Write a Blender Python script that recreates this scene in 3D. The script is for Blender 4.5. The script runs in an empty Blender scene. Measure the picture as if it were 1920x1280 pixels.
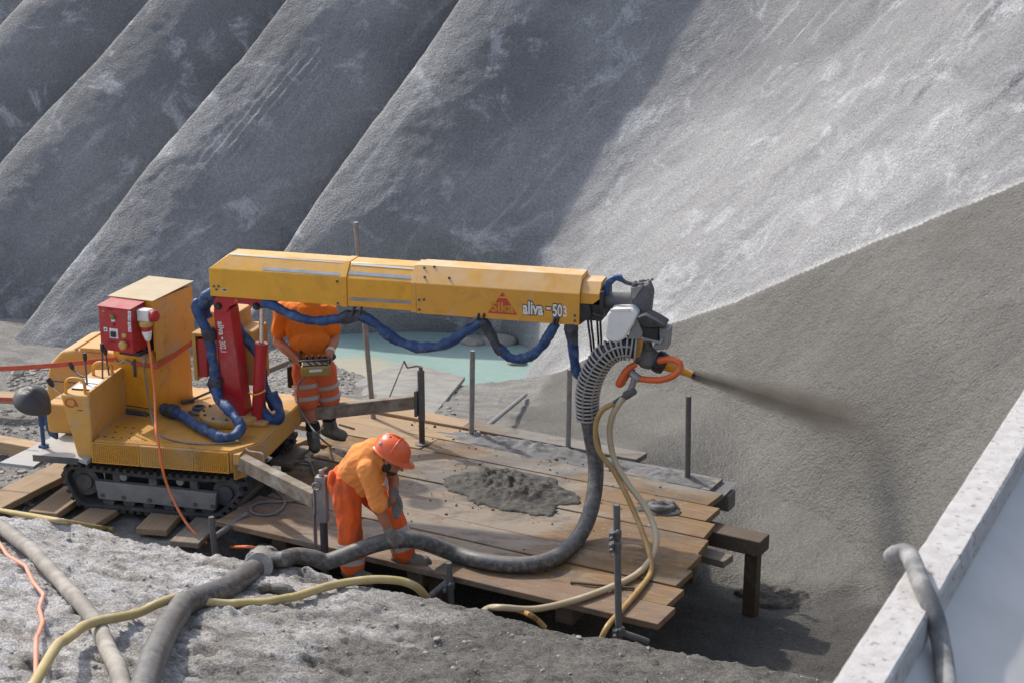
import bpy, bmesh, math, random
import numpy as np
from mathutils import Vector, Matrix, Euler

random.seed(7)
RNG = np.random.default_rng(11)
SC = bpy.context.scene
COL = SC.collection

# ------------------------------------------------------------------ camera, sky, sun, exposure
PITCH = math.radians(17.0)
FPX = 3000.0
CAMH = 5.1
cam_d = bpy.data.cameras.new('camera')
cam = bpy.data.objects.new('camera', cam_d)
COL.objects.link(cam)
cam.location = (0, 0, CAMH)
cam.rotation_euler = (math.radians(90) - PITCH, 0, 0)
cam_d.sensor_width = 36.0
cam_d.lens = 36.0 * FPX / 1920.0
cam_d.clip_start = 0.05
cam_d.clip_end = 600
cam_d.dof.use_dof = True
cam_d.dof.focus_distance = 13.2
cam_d.dof.aperture_fstop = 7.0
SC.camera = cam

SUN_DIR = Vector((-0.46, 0.50, 0.735)).normalized()          # towards the sun: behind the slope, to the left
SUN_EL = math.asin(SUN_DIR.z)
SUN_ROT = math.atan2(SUN_DIR.x, SUN_DIR.y)
world = bpy.data.worlds.new('World')
SC.world = world
world.use_nodes = True
wn = world.node_tree
wn.nodes.clear()
w_out = wn.nodes.new('ShaderNodeOutputWorld')
w_bg = wn.nodes.new('ShaderNodeBackground')
w_sky = wn.nodes.new('ShaderNodeTexSky')
w_sky.sky_type = 'NISHITA'
w_sky.sun_disc = False
w_sky.sun_elevation = SUN_EL
w_sky.sun_rotation = SUN_ROT
w_sky.altitude = 600
w_sky.air_density = 1.0
w_sky.dust_density = 3.5
w_sky.ozone_density = 1.0
w_bg.inputs['Strength'].default_value = 0.15
w_hs = wn.nodes.new('ShaderNodeHueSaturation')          # hazy, washed-out sky
w_hs.inputs['Saturation'].default_value = 0.72
wn.links.new(w_sky.outputs[0], w_hs.inputs['Color'])
wn.links.new(w_hs.outputs[0], w_bg.inputs[0])
wn.links.new(w_bg.outputs[0], w_out.inputs[0])
sun_d = bpy.data.lights.new('sun', 'SUN')
sun_d.energy = 2.2
sun_d.angle = math.radians(1.4)
sun_d.color = (1.0, 0.93, 0.83)
sun = bpy.data.objects.new('sun', sun_d)
COL.objects.link(sun)
sun.rotation_euler = SUN_DIR.to_track_quat('Z', 'Y').to_euler()
SC.view_settings.view_transform = 'Standard'
SC.view_settings.look = 'None'
SC.view_settings.exposure = 0.68
SC.view_settings.gamma = 1.0
SC.view_settings.use_curve_mapping = False
SC.cycles.volume_step_rate = 1.0
SC.cycles.max_bounces = 4
SC.cycles.diffuse_bounces = 3
SC.cycles.glossy_bounces = 2
SC.cycles.volume_bounces = 0

# ------------------------------------------------------------------ survey helpers: sight lines from the surveyed camera station to real planes
sP, cP = math.sin(PITCH), math.cos(PITCH)
CAM = np.array([0, 0, CAMH])


def ray(u, v):
    x = (u - 960) / FPX
    y = (v - 640) / FPX
    return np.array([x, cP - y * sP, -sP - y * cP])


def at_plane(u, v, n, p0):
    d = ray(u, v)
    n = np.array(n, float)
    return CAM + d * ((np.array(p0, float) - CAM) @ n / (d @ n))


def PZ(u, v, z):
    return at_plane(u, v, (0, 0, 1), (0, 0, z))


def PY(u, v, y):
    return at_plane(u, v, (0, 1, 0), (0, y, 0))


# ------------------------------------------------------------------ numpy noise
_perm = RNG.permutation(256)
_perm = np.concatenate([_perm, _perm, _perm])
_grad = RNG.normal(size=(256, 3))
_grad /= np.linalg.norm(_grad, axis=1)[:, None]


def pnoise(x, y, z=0.0):
    x, y, z = np.broadcast_arrays(np.asarray(x, float), np.asarray(y, float), np.asarray(z, float))
    xi, yi, zi = np.floor(x).astype(int), np.floor(y).astype(int), np.floor(z).astype(int)
    xf, yf, zf = x - xi, y - yi, z - zi
    fade = lambda t: t * t * t * (t * (t * 6 - 15) + 10)
    u, v, w = fade(xf), fade(yf), fade(zf)
    out = 0
    for dx in (0, 1):
        for dy in (0, 1):
            for dz in (0, 1):
                h = _perm[_perm[_perm[(xi + dx) & 255] + ((yi + dy) & 255)] + ((zi + dz) & 255)]
                gr = _grad[h]
                d = gr[..., 0] * (xf - dx) + gr[..., 1] * (yf - dy) + gr[..., 2] * (zf - dz)
                out = out + d * (u if dx else 1 - u) * (v if dy else 1 - v) * (w if dz else 1 - w)
    return out * 1.6


def fbm(x, y, z=0.0, oct=4, gain=0.5, lac=2.03):
    a, f, s = 1.0, 1.0, 0.0
    for i in range(oct):
        s = s + a * pnoise(x * f + 17.3 * i, y * f - 9.1 * i, np.asarray(z) * f + 3.7 * i)
        a *= gain
        f *= lac
    return s


def sstep(a, b, x):
    t = np.clip((x - a) / (b - a), 0, 1)
    return t * t * (3 - 2 * t)


# ------------------------------------------------------------------ materials
MATS = {}


def nd(nt, kind, **kw):
    n = nt.nodes.new(kind)
    for k, v in kw.items():
        if k in n.inputs:
            n.inputs[k].default_value = v
        else:
            setattr(n, k, v)
    return n


def mixc(nt, fac, a, b, mode='MIX'):
    m = nt.nodes.new('ShaderNodeMix')
    m.data_type = 'RGBA'
    m.blend_type = mode
    for sock, val in ((m.inputs[0], fac), (m.inputs[6], a), (m.inputs[7], b)):
        if hasattr(val, 'is_linked'):
            nt.links.new(val, sock)
        elif isinstance(val, (int, float)):
            sock.default_value = val
        else:
            sock.default_value = tuple(val) + ((1,) if len(val) == 3 else ())
    return m.outputs[2]


def ramp(nt, fac, lo, hi):
    m = nt.nodes.new('ShaderNodeMapRange')
    m.interpolation_type = 'SMOOTHSTEP'
    m.inputs[1].default_value = lo
    m.inputs[2].default_value = hi
    nt.links.new(fac, m.inputs[0])
    return m.outputs[0]


def mth(nt, op, a, b=None):
    m = nt.nodes.new('ShaderNodeMath')
    m.operation = op
    for i, v in enumerate((a, b)):
        if v is None:
            continue
        if hasattr(v, 'is_linked'):
            nt.links.new(v, m.inputs[i])
        else:
            m.inputs[i].default_value = v
    return m.outputs[0]


def noise(nt, vec, scale, detail=4, rough=0.6, dist=0.0):
    n = nt.nodes.new('ShaderNodeTexNoise')
    n.inputs['Scale'].default_value = scale
    n.inputs['Detail'].default_value = detail
    n.inputs['Roughness'].default_value = rough
    n.inputs['Distortion'].default_value = dist
    nt.links.new(vec, n.inputs['Vector'])
    return n.outputs[0]


def newmat(name):
    m = bpy.data.materials.new(name)
    m.use_nodes = True
    nt = m.node_tree
    b = nt.nodes['Principled BSDF']
    MATS[name] = m
    return m, nt, b


def bump(nt, b, h, strength, dist):
    bp = nt.nodes.new('ShaderNodeBump')
    bp.inputs['Strength'].default_value = strength
    bp.inputs['Distance'].default_value = dist
    nt.links.new(h, bp.inputs['Height'])
    nt.links.new(bp.outputs[0], b.inputs['Normal'])


def pmat(name, c1, c2=None, scale=6, rough=0.6, metal=0.0, dust=0.0, dustc=(0.40, 0.36, 0.30), bumpd=0.0, bscale=80, chips=0.0,
         chipc=(0.10, 0.07, 0.05), stretch=None, dscale=3.0, topdust_light=0.0, splash=0.0):
    """painted / worn surface: two-tone noise, settled dust, chips, fine relief"""
    m, nt, b = newmat(name)
    tc = nt.nodes.new('ShaderNodeTexCoord')
    vec = tc.outputs['Object']
    if stretch:
        mp = nt.nodes.new('ShaderNodeMapping')
        mp.inputs['Scale'].default_value = stretch
        nt.links.new(vec, mp.inputs[0])
        vec = mp.outputs[0]
    c2 = c2 or tuple(x * 0.8 for x in c1)
    col = mixc(nt, ramp(nt, noise(nt, vec, scale, 5), 0.35, 0.65), c1, c2)
    if chips:
        f = noise(nt, vec, 38, 5, 0.7)
        col = mixc(nt, ramp(nt, f, 0.71 - 0.1 * chips, 0.74 - 0.1 * chips), col, chipc)
    if splash:
        f = ramp(nt, noise(nt, tc.outputs['Object'], 21, 7, 0.78), 0.66 - 0.06 * splash, 0.70 - 0.06 * splash)
        col = mixc(nt, mth(nt, 'MULTIPLY', f, 0.6), col, (0.36, 0.335, 0.29))
        f = ramp(nt, noise(nt, tc.outputs['Object'], 3.1, 8, 0.78, 0.8), 0.50, 0.70)
        col = mixc(nt, mth(nt, 'MULTIPLY', f, 0.5 * splash), col, (0.14, 0.09, 0.04))
    if dust or topdust_light:
        f = ramp(nt, noise(nt, tc.outputs['Object'], dscale, 7, 0.68), 0.62 - 0.45 * dust, 0.80 - 0.25 * dust)
        f = mth(nt, 'MULTIPLY', f, min(1.0, 0.35 + dust))
        if topdust_light:
            g = nt.nodes.new('ShaderNodeNewGeometry')
            sx = nt.nodes.new('ShaderNodeSeparateXYZ')
            nt.links.new(g.outputs['True Normal'], sx.inputs[0])
            up = ramp(nt, sx.outputs[2], 0.3, 0.95)  # settled dust on upward faces, boosted to paint brighter boom and hose tops
            f2 = mth(nt, 'MULTIPLY', up, mth(nt, 'MULTIPLY', ramp(nt, noise(nt, tc.outputs['Object'], 5, 6, 0.7), 0.25, 0.7), topdust_light))
            f = mth(nt, 'MAXIMUM', f, f2)
        col = mixc(nt, f, col, dustc)
        rr = mth(nt, 'ADD', rough, mth(nt, 'MULTIPLY', f, 0.3))
        nt.links.new(rr, b.inputs['Roughness'])
    else:
        b.inputs['Roughness'].default_value = rough
    nt.links.new(col, b.inputs['Base Color'])
    b.inputs['Metallic'].default_value = metal
    if bumpd:
        bump(nt, b, noise(nt, vec, bscale, 5, 0.65), 0.7, bumpd)
    return m


DUST = (0.42, 0.36, 0.28)
pmat('yellow_paint', (0.72, 0.335, 0.022), (0.66, 0.29, 0.02), splash=.8, rough=0.42, dust=0.12, dustc=DUST, topdust_light=0.62, bumpd=0.0006, bscale=160, chips=0.22)
pmat('boom_paint', (0.76, 0.375, 0.024), (0.70, 0.34, 0.022), splash=.55, rough=0.34, dust=0.05, dustc=(0.58, 0.47, 0.33), topdust_light=0.62, chips=0.1)
pmat('pale_boom_paint', (0.70, 0.345, 0.045), (0.66, 0.32, 0.04), splash=.6, rough=0.42, dust=0.14, dustc=(0.60, 0.48, 0.34), topdust_light=0.95, chips=0.12)
pmat('dusty_yellow', (0.60, 0.33, 0.08), (0.66, 0.32, 0.04), splash=1.0, scale=3, rough=0.62, dust=0.36, dustc=DUST, topdust_light=0.7, chips=0.3, bumpd=0.0008)
pmat('worn_yellow', (0.68, 0.31, 0.02), (0.58, 0.28, 0.04), splash=1.0, scale=4, rough=0.5, dust=0.25, dustc=(0.30, 0.22, 0.14), topdust_light=0.35, chips=0.5)
pmat('lid_paint', (0.50, 0.40, 0.25), (0.44, 0.35, 0.21), rough=0.7, dust=0.3, dustc=(0.5, 0.43, 0.33), topdust_light=0.5)
pmat('red_paint', (0.46, 0.018, 0.022), (0.40, 0.02, 0.025), splash=.5, rough=0.4, dust=0.14, dustc=(0.38, 0.22, 0.19), topdust_light=0.75, chips=0.15)
pmat('mast_red', (0.50, 0.013, 0.024), (0.43, 0.014, 0.022), splash=.5, rough=0.35, dust=0.12, dustc=(0.36, 0.20, 0.18), topdust_light=0.4, chips=0.1)
pmat('rubber', (0.035, 0.036, 0.038), (0.055, 0.055, 0.055), rough=0.75, dust=0.34, dustc=(0.16, 0.15, 0.135), topdust_light=0.5, bumpd=0.001)
pmat('black_plastic', (0.02, 0.02, 0.022), (0.03, 0.03, 0.03), rough=0.5, dust=0.1, dustc=(0.2, 0.19, 0.17))
pmat('seat_plastic', (0.045, 0.045, 0.047), (0.06, 0.058, 0.055), rough=0.5, dust=0.3, dustc=(0.13, 0.12, 0.11))
pmat('dark_steel', (0.075, 0.078, 0.082), (0.12, 0.115, 0.11), rough=0.6, metal=0.3, dust=0.3, dustc=(0.24, 0.22, 0.19), topdust_light=0.5)
pmat('track_plate', (0.20, 0.205, 0.21), (0.28, 0.27, 0.255), scale=8, rough=0.6, metal=0.2, dust=0.35, dustc=(0.27, 0.25, 0.22), chips=0.4)
pmat('grey_steel', (0.24, 0.245, 0.25), (0.33, 0.32, 0.30), rough=0.55, metal=0.35, dust=0.3, dustc=(0.38, 0.35, 0.30), topdust_light=0.4, bumpd=0.0008)
pmat('galvanised', (0.34, 0.345, 0.35), (0.25, 0.25, 0.25), scale=14, rough=0.5, metal=0.45, dust=0.28, dustc=(0.33, 0.31, 0.28), dscale=7, bumpd=0.0006)
pmat('splashed_steel', (0.15, 0.15, 0.148), (0.10, 0.10, 0.10), scale=9, rough=0.75, metal=0.1, dust=0.3, dustc=(0.27, 0.26, 0.24), dscale=9, bumpd=0.003, bscale=45)
pmat('caked_ring', (0.42, 0.40, 0.365), (0.33, 0.315, 0.29), scale=12, rough=0.75, dust=0.3, dustc=(0.50, 0.43, 0.36), bumpd=0.001)
pmat('chrome', (0.62, 0.62, 0.62), (0.5, 0.5, 0.5), rough=0.2, metal=1.0)
pmat('plate_grey', (0.30, 0.31, 0.32), (0.36, 0.36, 0.35), rough=0.6, metal=0.15, dust=0.45, dustc=(0.44, 0.42, 0.38), topdust_light=0.6)
pmat('blue_wrap', (0.012, 0.045, 0.135), (0.022, 0.075, 0.20), scale=11, rough=0.48, dust=0.30, dustc=(0.19, 0.24, 0.31), dscale=10, bumpd=0.009, bscale=24)
pmat('dark_wrap', (0.03, 0.035, 0.05), (0.05, 0.055, 0.065), scale=16, rough=0.55, dust=0.25, dustc=(0.2, 0.2, 0.2), bumpd=0.003, bscale=40)
pmat('white_plastic', (0.80, 0.79, 0.75), (0.74, 0.72, 0.67), rough=0.45, dust=0.18, dustc=(0.42, 0.38, 0.31), topdust_light=0.2)
pmat('white_print', (0.75, 0.74, 0.72), (0.7, 0.7, 0.68), rough=0.6)
pmat('black_print', (0.02, 0.02, 0.02), (0.03, 0.03, 0.03), rough=0.6)
pmat('red_print', (0.55, 0.05, 0.03), (0.50, 0.06, 0.03), rough=0.6, dust=0.12, dustc=(0.6, 0.27, 0.06))
pmat('yellow_print', (0.62, 0.30, 0.03), rough=0.6)
pmat('violet_print', (0.40, 0.30, 0.55), rough=0.6)
pmat('green_button', (0.10, 0.25, 0.06), rough=0.4)
pmat('yellow_button', (0.60, 0.36, 0.10), rough=0.45, dust=0.2)
pmat('orange_hose', (0.75, 0.13, 0.02), (0.66, 0.13, 0.03), scale=10, rough=0.4, dust=0.15, dustc=(0.6, 0.36, 0.25), dscale=8)
pmat('orange_cable', (0.78, 0.17, 0.04), (0.7, 0.2, 0.08), rough=0.45, dust=0.15, dustc=(0.55, 0.32, 0.22))
pmat('pink_cable', (0.80, 0.30, 0.18), (0.7, 0.3, 0.2), rough=0.5, dust=0.2, dustc=(0.6, 0.45, 0.36))
pmat('red_strap', (0.55, 0.10, 0.05), (0.48, 0.08, 0.045), scale=30, rough=0.75, dust=0.15, dustc=(0.45, 0.28, 0.2))
pmat('grey_cable', (0.14, 0.145, 0.14), (0.2, 0.2, 0.19), rough=0.6, dust=0.2)
pmat('yellow_hose', (0.42, 0.33, 0.13), (0.48, 0.38, 0.18), scale=5, rough=0.5, dust=0.28, dustc=(0.48, 0.43, 0.32), dscale=5, bumpd=0.0006, bscale=140)
pmat('beige_hose', (0.44, 0.35, 0.21), (0.50, 0.42, 0.28), scale=5, rough=0.45, dust=0.3, dustc=(0.46, 0.41, 0.32), dscale=6)
pmat('amber_hose', (0.34, 0.20, 0.06), (0.42, 0.27, 0.10), scale=5, rough=0.4, dust=0.2, dustc=(0.42, 0.36, 0.25), dscale=6)
pmat('weathered_beam', (0.25, 0.205, 0.15), (0.16, 0.125, 0.09), scale=7, rough=0.75, dust=0.42, dustc=(0.40, 0.38, 0.34), dscale=5, stretch=(1, 3, 3), bumpd=0.002, bscale=60)
pmat('old_hose', (0.13, 0.13, 0.128), (0.22, 0.215, 0.205), scale=9, rough=0.65, dust=0.45, dustc=(0.42, 0.41, 0.39), dscale=9, bumpd=0.0015, bscale=70)
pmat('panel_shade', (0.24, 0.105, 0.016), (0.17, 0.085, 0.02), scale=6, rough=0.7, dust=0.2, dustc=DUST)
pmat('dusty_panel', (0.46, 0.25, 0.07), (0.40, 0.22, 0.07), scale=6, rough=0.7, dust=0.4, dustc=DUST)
pmat('grey_hose', (0.22, 0.20, 0.17), (0.33, 0.30, 0.26), scale=4, rough=0.7, dust=0.4, dustc=(0.43, 0.40, 0.35), dscale=4, bumpd=0.0015, bscale=70)
pmat('black_hose', (0.05, 0.05, 0.051), (0.10, 0.098, 0.094), scale=24, rough=0.45, dust=0.36, dustc=(0.27, 0.258, 0.235), dscale=26, topdust_light=0.5, bumpd=0.001, bscale=90)  # scuffs and dust on top also paint a highlight
pmat('sheet_wrap', (0.22, 0.215, 0.20), (0.33, 0.32, 0.30), scale=14, rough=0.5, dust=0.3, dustc=(0.42, 0.39, 0.34), bumpd=0.008, bscale=30)
pmat('skin', (0.48, 0.20, 0.115), (0.42, 0.17, 0.095), rough=0.5, bumpd=0.0006)
pmat('tanned_skin', (0.40, 0.155, 0.085), (0.34, 0.13, 0.07), rough=0.5, bumpd=0.0006)
pmat('hair', (0.035, 0.025, 0.018), rough=0.7)
pmat('faded_orange_cloth', (0.88, 0.31, 0.075), (0.82, 0.265, 0.055), scale=5, rough=0.85, dust=0.2, dustc=(0.44, 0.28, 0.15), dscale=5, bumpd=0.0008, bscale=200)
pmat('orange_cloth', (0.76, 0.20, 0.012), (0.70, 0.17, 0.012), scale=5, rough=0.85, bumpd=0.0008, bscale=200)
pmat('trouser_cloth', (0.84, 0.125, 0.015), (0.70, 0.10, 0.017), scale=5, rough=0.8, dust=0.32, dustc=(0.30, 0.14, 0.085), dscale=5, bumpd=0.001, bscale=150)
pmat('shorts_cloth', (0.74, 0.14, 0.045), (0.66, 0.14, 0.055), scale=6, rough=0.85, dust=0.2, dustc=(0.48, 0.27, 0.2))
pmat('reflective_tape', (0.46, 0.46, 0.46), (0.40, 0.40, 0.39), rough=0.4, dust=0.2)
pmat('boot_leather', (0.11, 0.10, 0.088), (0.17, 0.16, 0.14), scale=14, rough=0.8, dust=0.35, dustc=(0.25, 0.23, 0.20), bumpd=0.003, bscale=60)
pmat('sock', (0.02, 0.02, 0.022), rough=0.9)
pmat('glove_cloth', (0.16, 0.15, 0.135), (0.25, 0.23, 0.205), scale=14, rough=0.9, dust=0.2, bumpd=0.0015, bscale=100)
pmat('helmet_plastic', (0.78, 0.13, 0.035), (0.72, 0.12, 0.035), rough=0.32, dust=0.1, dustc=(0.6, 0.32, 0.22), dscale=7)
pmat('belt', (0.025, 0.022, 0.02), rough=0.7)
pmat('remote_yellow', (0.40, 0.30, 0.05), (0.33, 0.25, 0.06), rough=0.5, dust=0.25, dustc=(0.3, 0.26, 0.18))
pmat('concrete_cap', (0.50, 0.485, 0.47), (0.42, 0.40, 0.385), scale=22, rough=0.9, chips=1.2, chipc=(0.22, 0.19, 0.165), bumpd=0.006, bscale=70, dust=0.2, dustc=(0.62, 0.61, 0.60), dscale=8)
pmat('smooth_sheet', (0.50, 0.485, 0.46), (0.57, 0.55, 0.52), scale=2.5, rough=0.55, dust=0.2, dustc=(0.55, 0.55, 0.54), dscale=2)
pmat('mortar', (0.045, 0.041, 0.035), (0.10, 0.092, 0.078), scale=12, rough=0.8, bumpd=0.012, bscale=45)
pmat('rock', (0.27, 0.25, 0.22), (0.36, 0.33, 0.29), scale=8, rough=0.9, bumpd=0.01, bscale=30)
pmat('slab_concrete', (0.28, 0.27, 0.245), (0.21, 0.205, 0.19), scale=5, rough=0.9, bumpd=0.003, bscale=80, dust=0.3, dustc=(0.38, 0.36, 0.30))
pmat('lens_glass', (0.02, 0.02, 0.02), rough=0.15)


def wood_mat(name, c1, c2, stain=0.0, wet=0.0):
    m, nt, b = newmat(name)
    tc = nt.nodes.new('ShaderNodeTexCoord')
    mp = nt.nodes.new('ShaderNodeMapping')
    mp.inputs['Scale'].default_value = (1.2, 22, 22)
    nt.links.new(tc.outputs['Object'], mp.inputs[0])
    oi = nt.nodes.new('ShaderNodeObjectInfo')
    vadd = nt.nodes.new('ShaderNodeVectorMath')
    vadd.operation = 'ADD'
    nt.links.new(mp.outputs[0], vadd.inputs[0])
    sc_ = nt.nodes.new('ShaderNodeVectorMath')
    sc_.operation = 'SCALE'
    sc_.inputs['Scale'].default_value = 3.0
    nt.links.new(oi.outputs['Location'], sc_.inputs[0])
    nt.links.new(sc_.outputs[0], vadd.inputs[1])
    g = noise(nt, vadd.outputs[0], 2.2, 6, 0.65, 0.4)
    col = mixc(nt, ramp(nt, g, 0.3, 0.7), c1, c2)
    tint = mixc(nt, oi.outputs['Random'], (0.78, 0.76, 0.74), (1.08, 1.04, 1.0))
    col = mixc(nt, 1.0, col, tint, 'MULTIPLY')
    geo = nt.nodes.new('ShaderNodeNewGeometry')
    pos = geo.outputs['Position']
    if stain:
        # dried cement slurry: pale film, then darker wet splashes
        mp2 = nt.nodes.new('ShaderNodeMapping')
        mp2.inputs['Rotation'].default_value = (0, 0, math.radians(28))
        mp2.inputs['Scale'].default_value = (0.8, 1.7, 1)
        nt.links.new(pos, mp2.inputs[0])
        dv = nt.nodes.new('ShaderNodeVectorMath')
        dv.operation = 'DISTANCE'
        mpd = nt.nodes.new('ShaderNodeMapping')
        mpd.inputs['Scale'].default_value = (1, 1, 0)
        nt.links.new(pos, mpd.inputs[0])
        nt.links.new(mpd.outputs[0], dv.inputs[0])
        dv.inputs[1].default_value = (-0.55, 12.1, 0)
        near = mth(nt, 'SUBTRACT', 1.0, ramp(nt, dv.outputs['Value'], 0.4, 2.1))
        n1 = noise(nt, mp2.outputs[0], 1.9, 8, 0.68, 0.5)
        pale = mth(nt, 'MULTIPLY', ramp(nt, mth(nt, 'ADD', n1, mth(nt, 'MULTIPLY', near, 0.22)), 0.55, 0.72), 0.62 * stain)
        col = mixc(nt, pale, col, (0.29, 0.26, 0.21))
        dv2 = nt.nodes.new('ShaderNodeVectorMath')
        dv2.operation = 'DISTANCE'
        nt.links.new(mpd.outputs[0], dv2.inputs[0])
        dv2.inputs[1].default_value = (-0.15, 12.75, 0)
        near2 = mth(nt, 'SUBTRACT', 1.0, ramp(nt, dv2.outputs['Value'], 0.2, 1.25))
        n2 = noise(nt, mp2.outputs[0], 3.1, 8, 0.7, 0.3)
        dark = mth(nt, 'MULTIPLY', ramp(nt, mth(nt, 'ADD', n2, mth(nt, 'MULTIPLY', near2, 0.30)), 0.62, 0.76), 0.85 * stain)
        col = mixc(nt, dark, col, (0.13, 0.12, 0.105))
        sp = nt.nodes.new('ShaderNodeSeparateXYZ')
        nt.links.new(pos, sp.inputs[0])
        # far row under the sprayed slope and the outer end carry rebound mortar
        rowd = mth(nt, 'ADD', mth(nt, 'MULTIPLY', sp.outputs[0], 0.469), mth(nt, 'MULTIPLY', sp.outputs[1], 0.883))
        rb = ramp(nt, mth(nt, 'ADD', rowd, mth(nt, 'MULTIPLY', mth(nt, 'SUBTRACT', n1, 0.5), 1.1)), 11.45, 11.85)
        rx = ramp(nt, sp.outputs[0], -0.75, 0.2)
        col = mixc(nt, mth(nt, 'MULTIPLY', rb, mth(nt, 'MULTIPLY', rx, 0.9)), col, (0.20, 0.19, 0.17))
        fin = ramp(nt, noise(nt, pos, 26, 5, 0.7), 0.59, 0.68)
        col = mixc(nt, mth(nt, 'MULTIPLY', fin, 0.6 * stain), col, (0.15, 0.135, 0.115))
        drk = ramp(nt, noise(nt, mp2.outputs[0], 2.6, 7, 0.7, 0.6), 0.50, 0.64)
        col = mixc(nt, mth(nt, 'MULTIPLY', drk, 0.72 * stain), col, (0.085, 0.066, 0.046))
        spl = ramp(nt, noise(nt, pos, 9, 6, 0.75), 0.61, 0.66)
        col = mixc(nt, mth(nt, 'MULTIPLY', spl, 0.6 * stain), col, (0.33, 0.315, 0.285))
        film = ramp(nt, noise(nt, mp2.outputs[0], 0.9, 8, 0.75, 0.3), 0.40, 0.66)
        col = mixc(nt, mth(nt, 'MULTIPLY', film, 0.25 * stain), col, (0.20, 0.185, 0.16))
    nt.links.new(col, b.inputs['Base Color'])
    rgh = nt.nodes.new('ShaderNodeMapRange')
    rgh.inputs[1].default_value = 0.35
    rgh.inputs[2].default_value = 0.65
    rgh.inputs[3].default_value = 0.78 - wet
    rgh.inputs[4].default_value = 0.90
    nt.links.new(noise(nt, pos, 2.4, 6, 0.65), rgh.inputs[0])
    nt.links.new(rgh.outputs[0], b.inputs['Roughness'])
    bump(nt, b, mth(nt, 'ADD', g, mth(nt, 'MULTIPLY', noise(nt, pos, 55, 5, 0.7), 0.8)), 0.6, 0.004)
    return m


wood_mat('deck_wood', (0.265, 0.15, 0.046), (0.145, 0.08, 0.028), 1.0, 0.44)
wood_mat('front_plank_wood', (0.235, 0.152, 0.09), (0.16, 0.102, 0.062), 0.8, 0.2)
wood_mat('fresh_wood', (0.47, 0.34, 0.21), (0.38, 0.26, 0.15), 0.4)
wood_mat('sleeper_wood', (0.38, 0.28, 0.175), (0.29, 0.205, 0.125), 0.3)
wood_mat('grey_wood', (0.25, 0.215, 0.17), (0.18, 0.15, 0.12), 0.2)
wood_mat('wet_wood', (0.10, 0.075, 0.05), (0.075, 0.055, 0.04), 0.3, 0.1)


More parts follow.
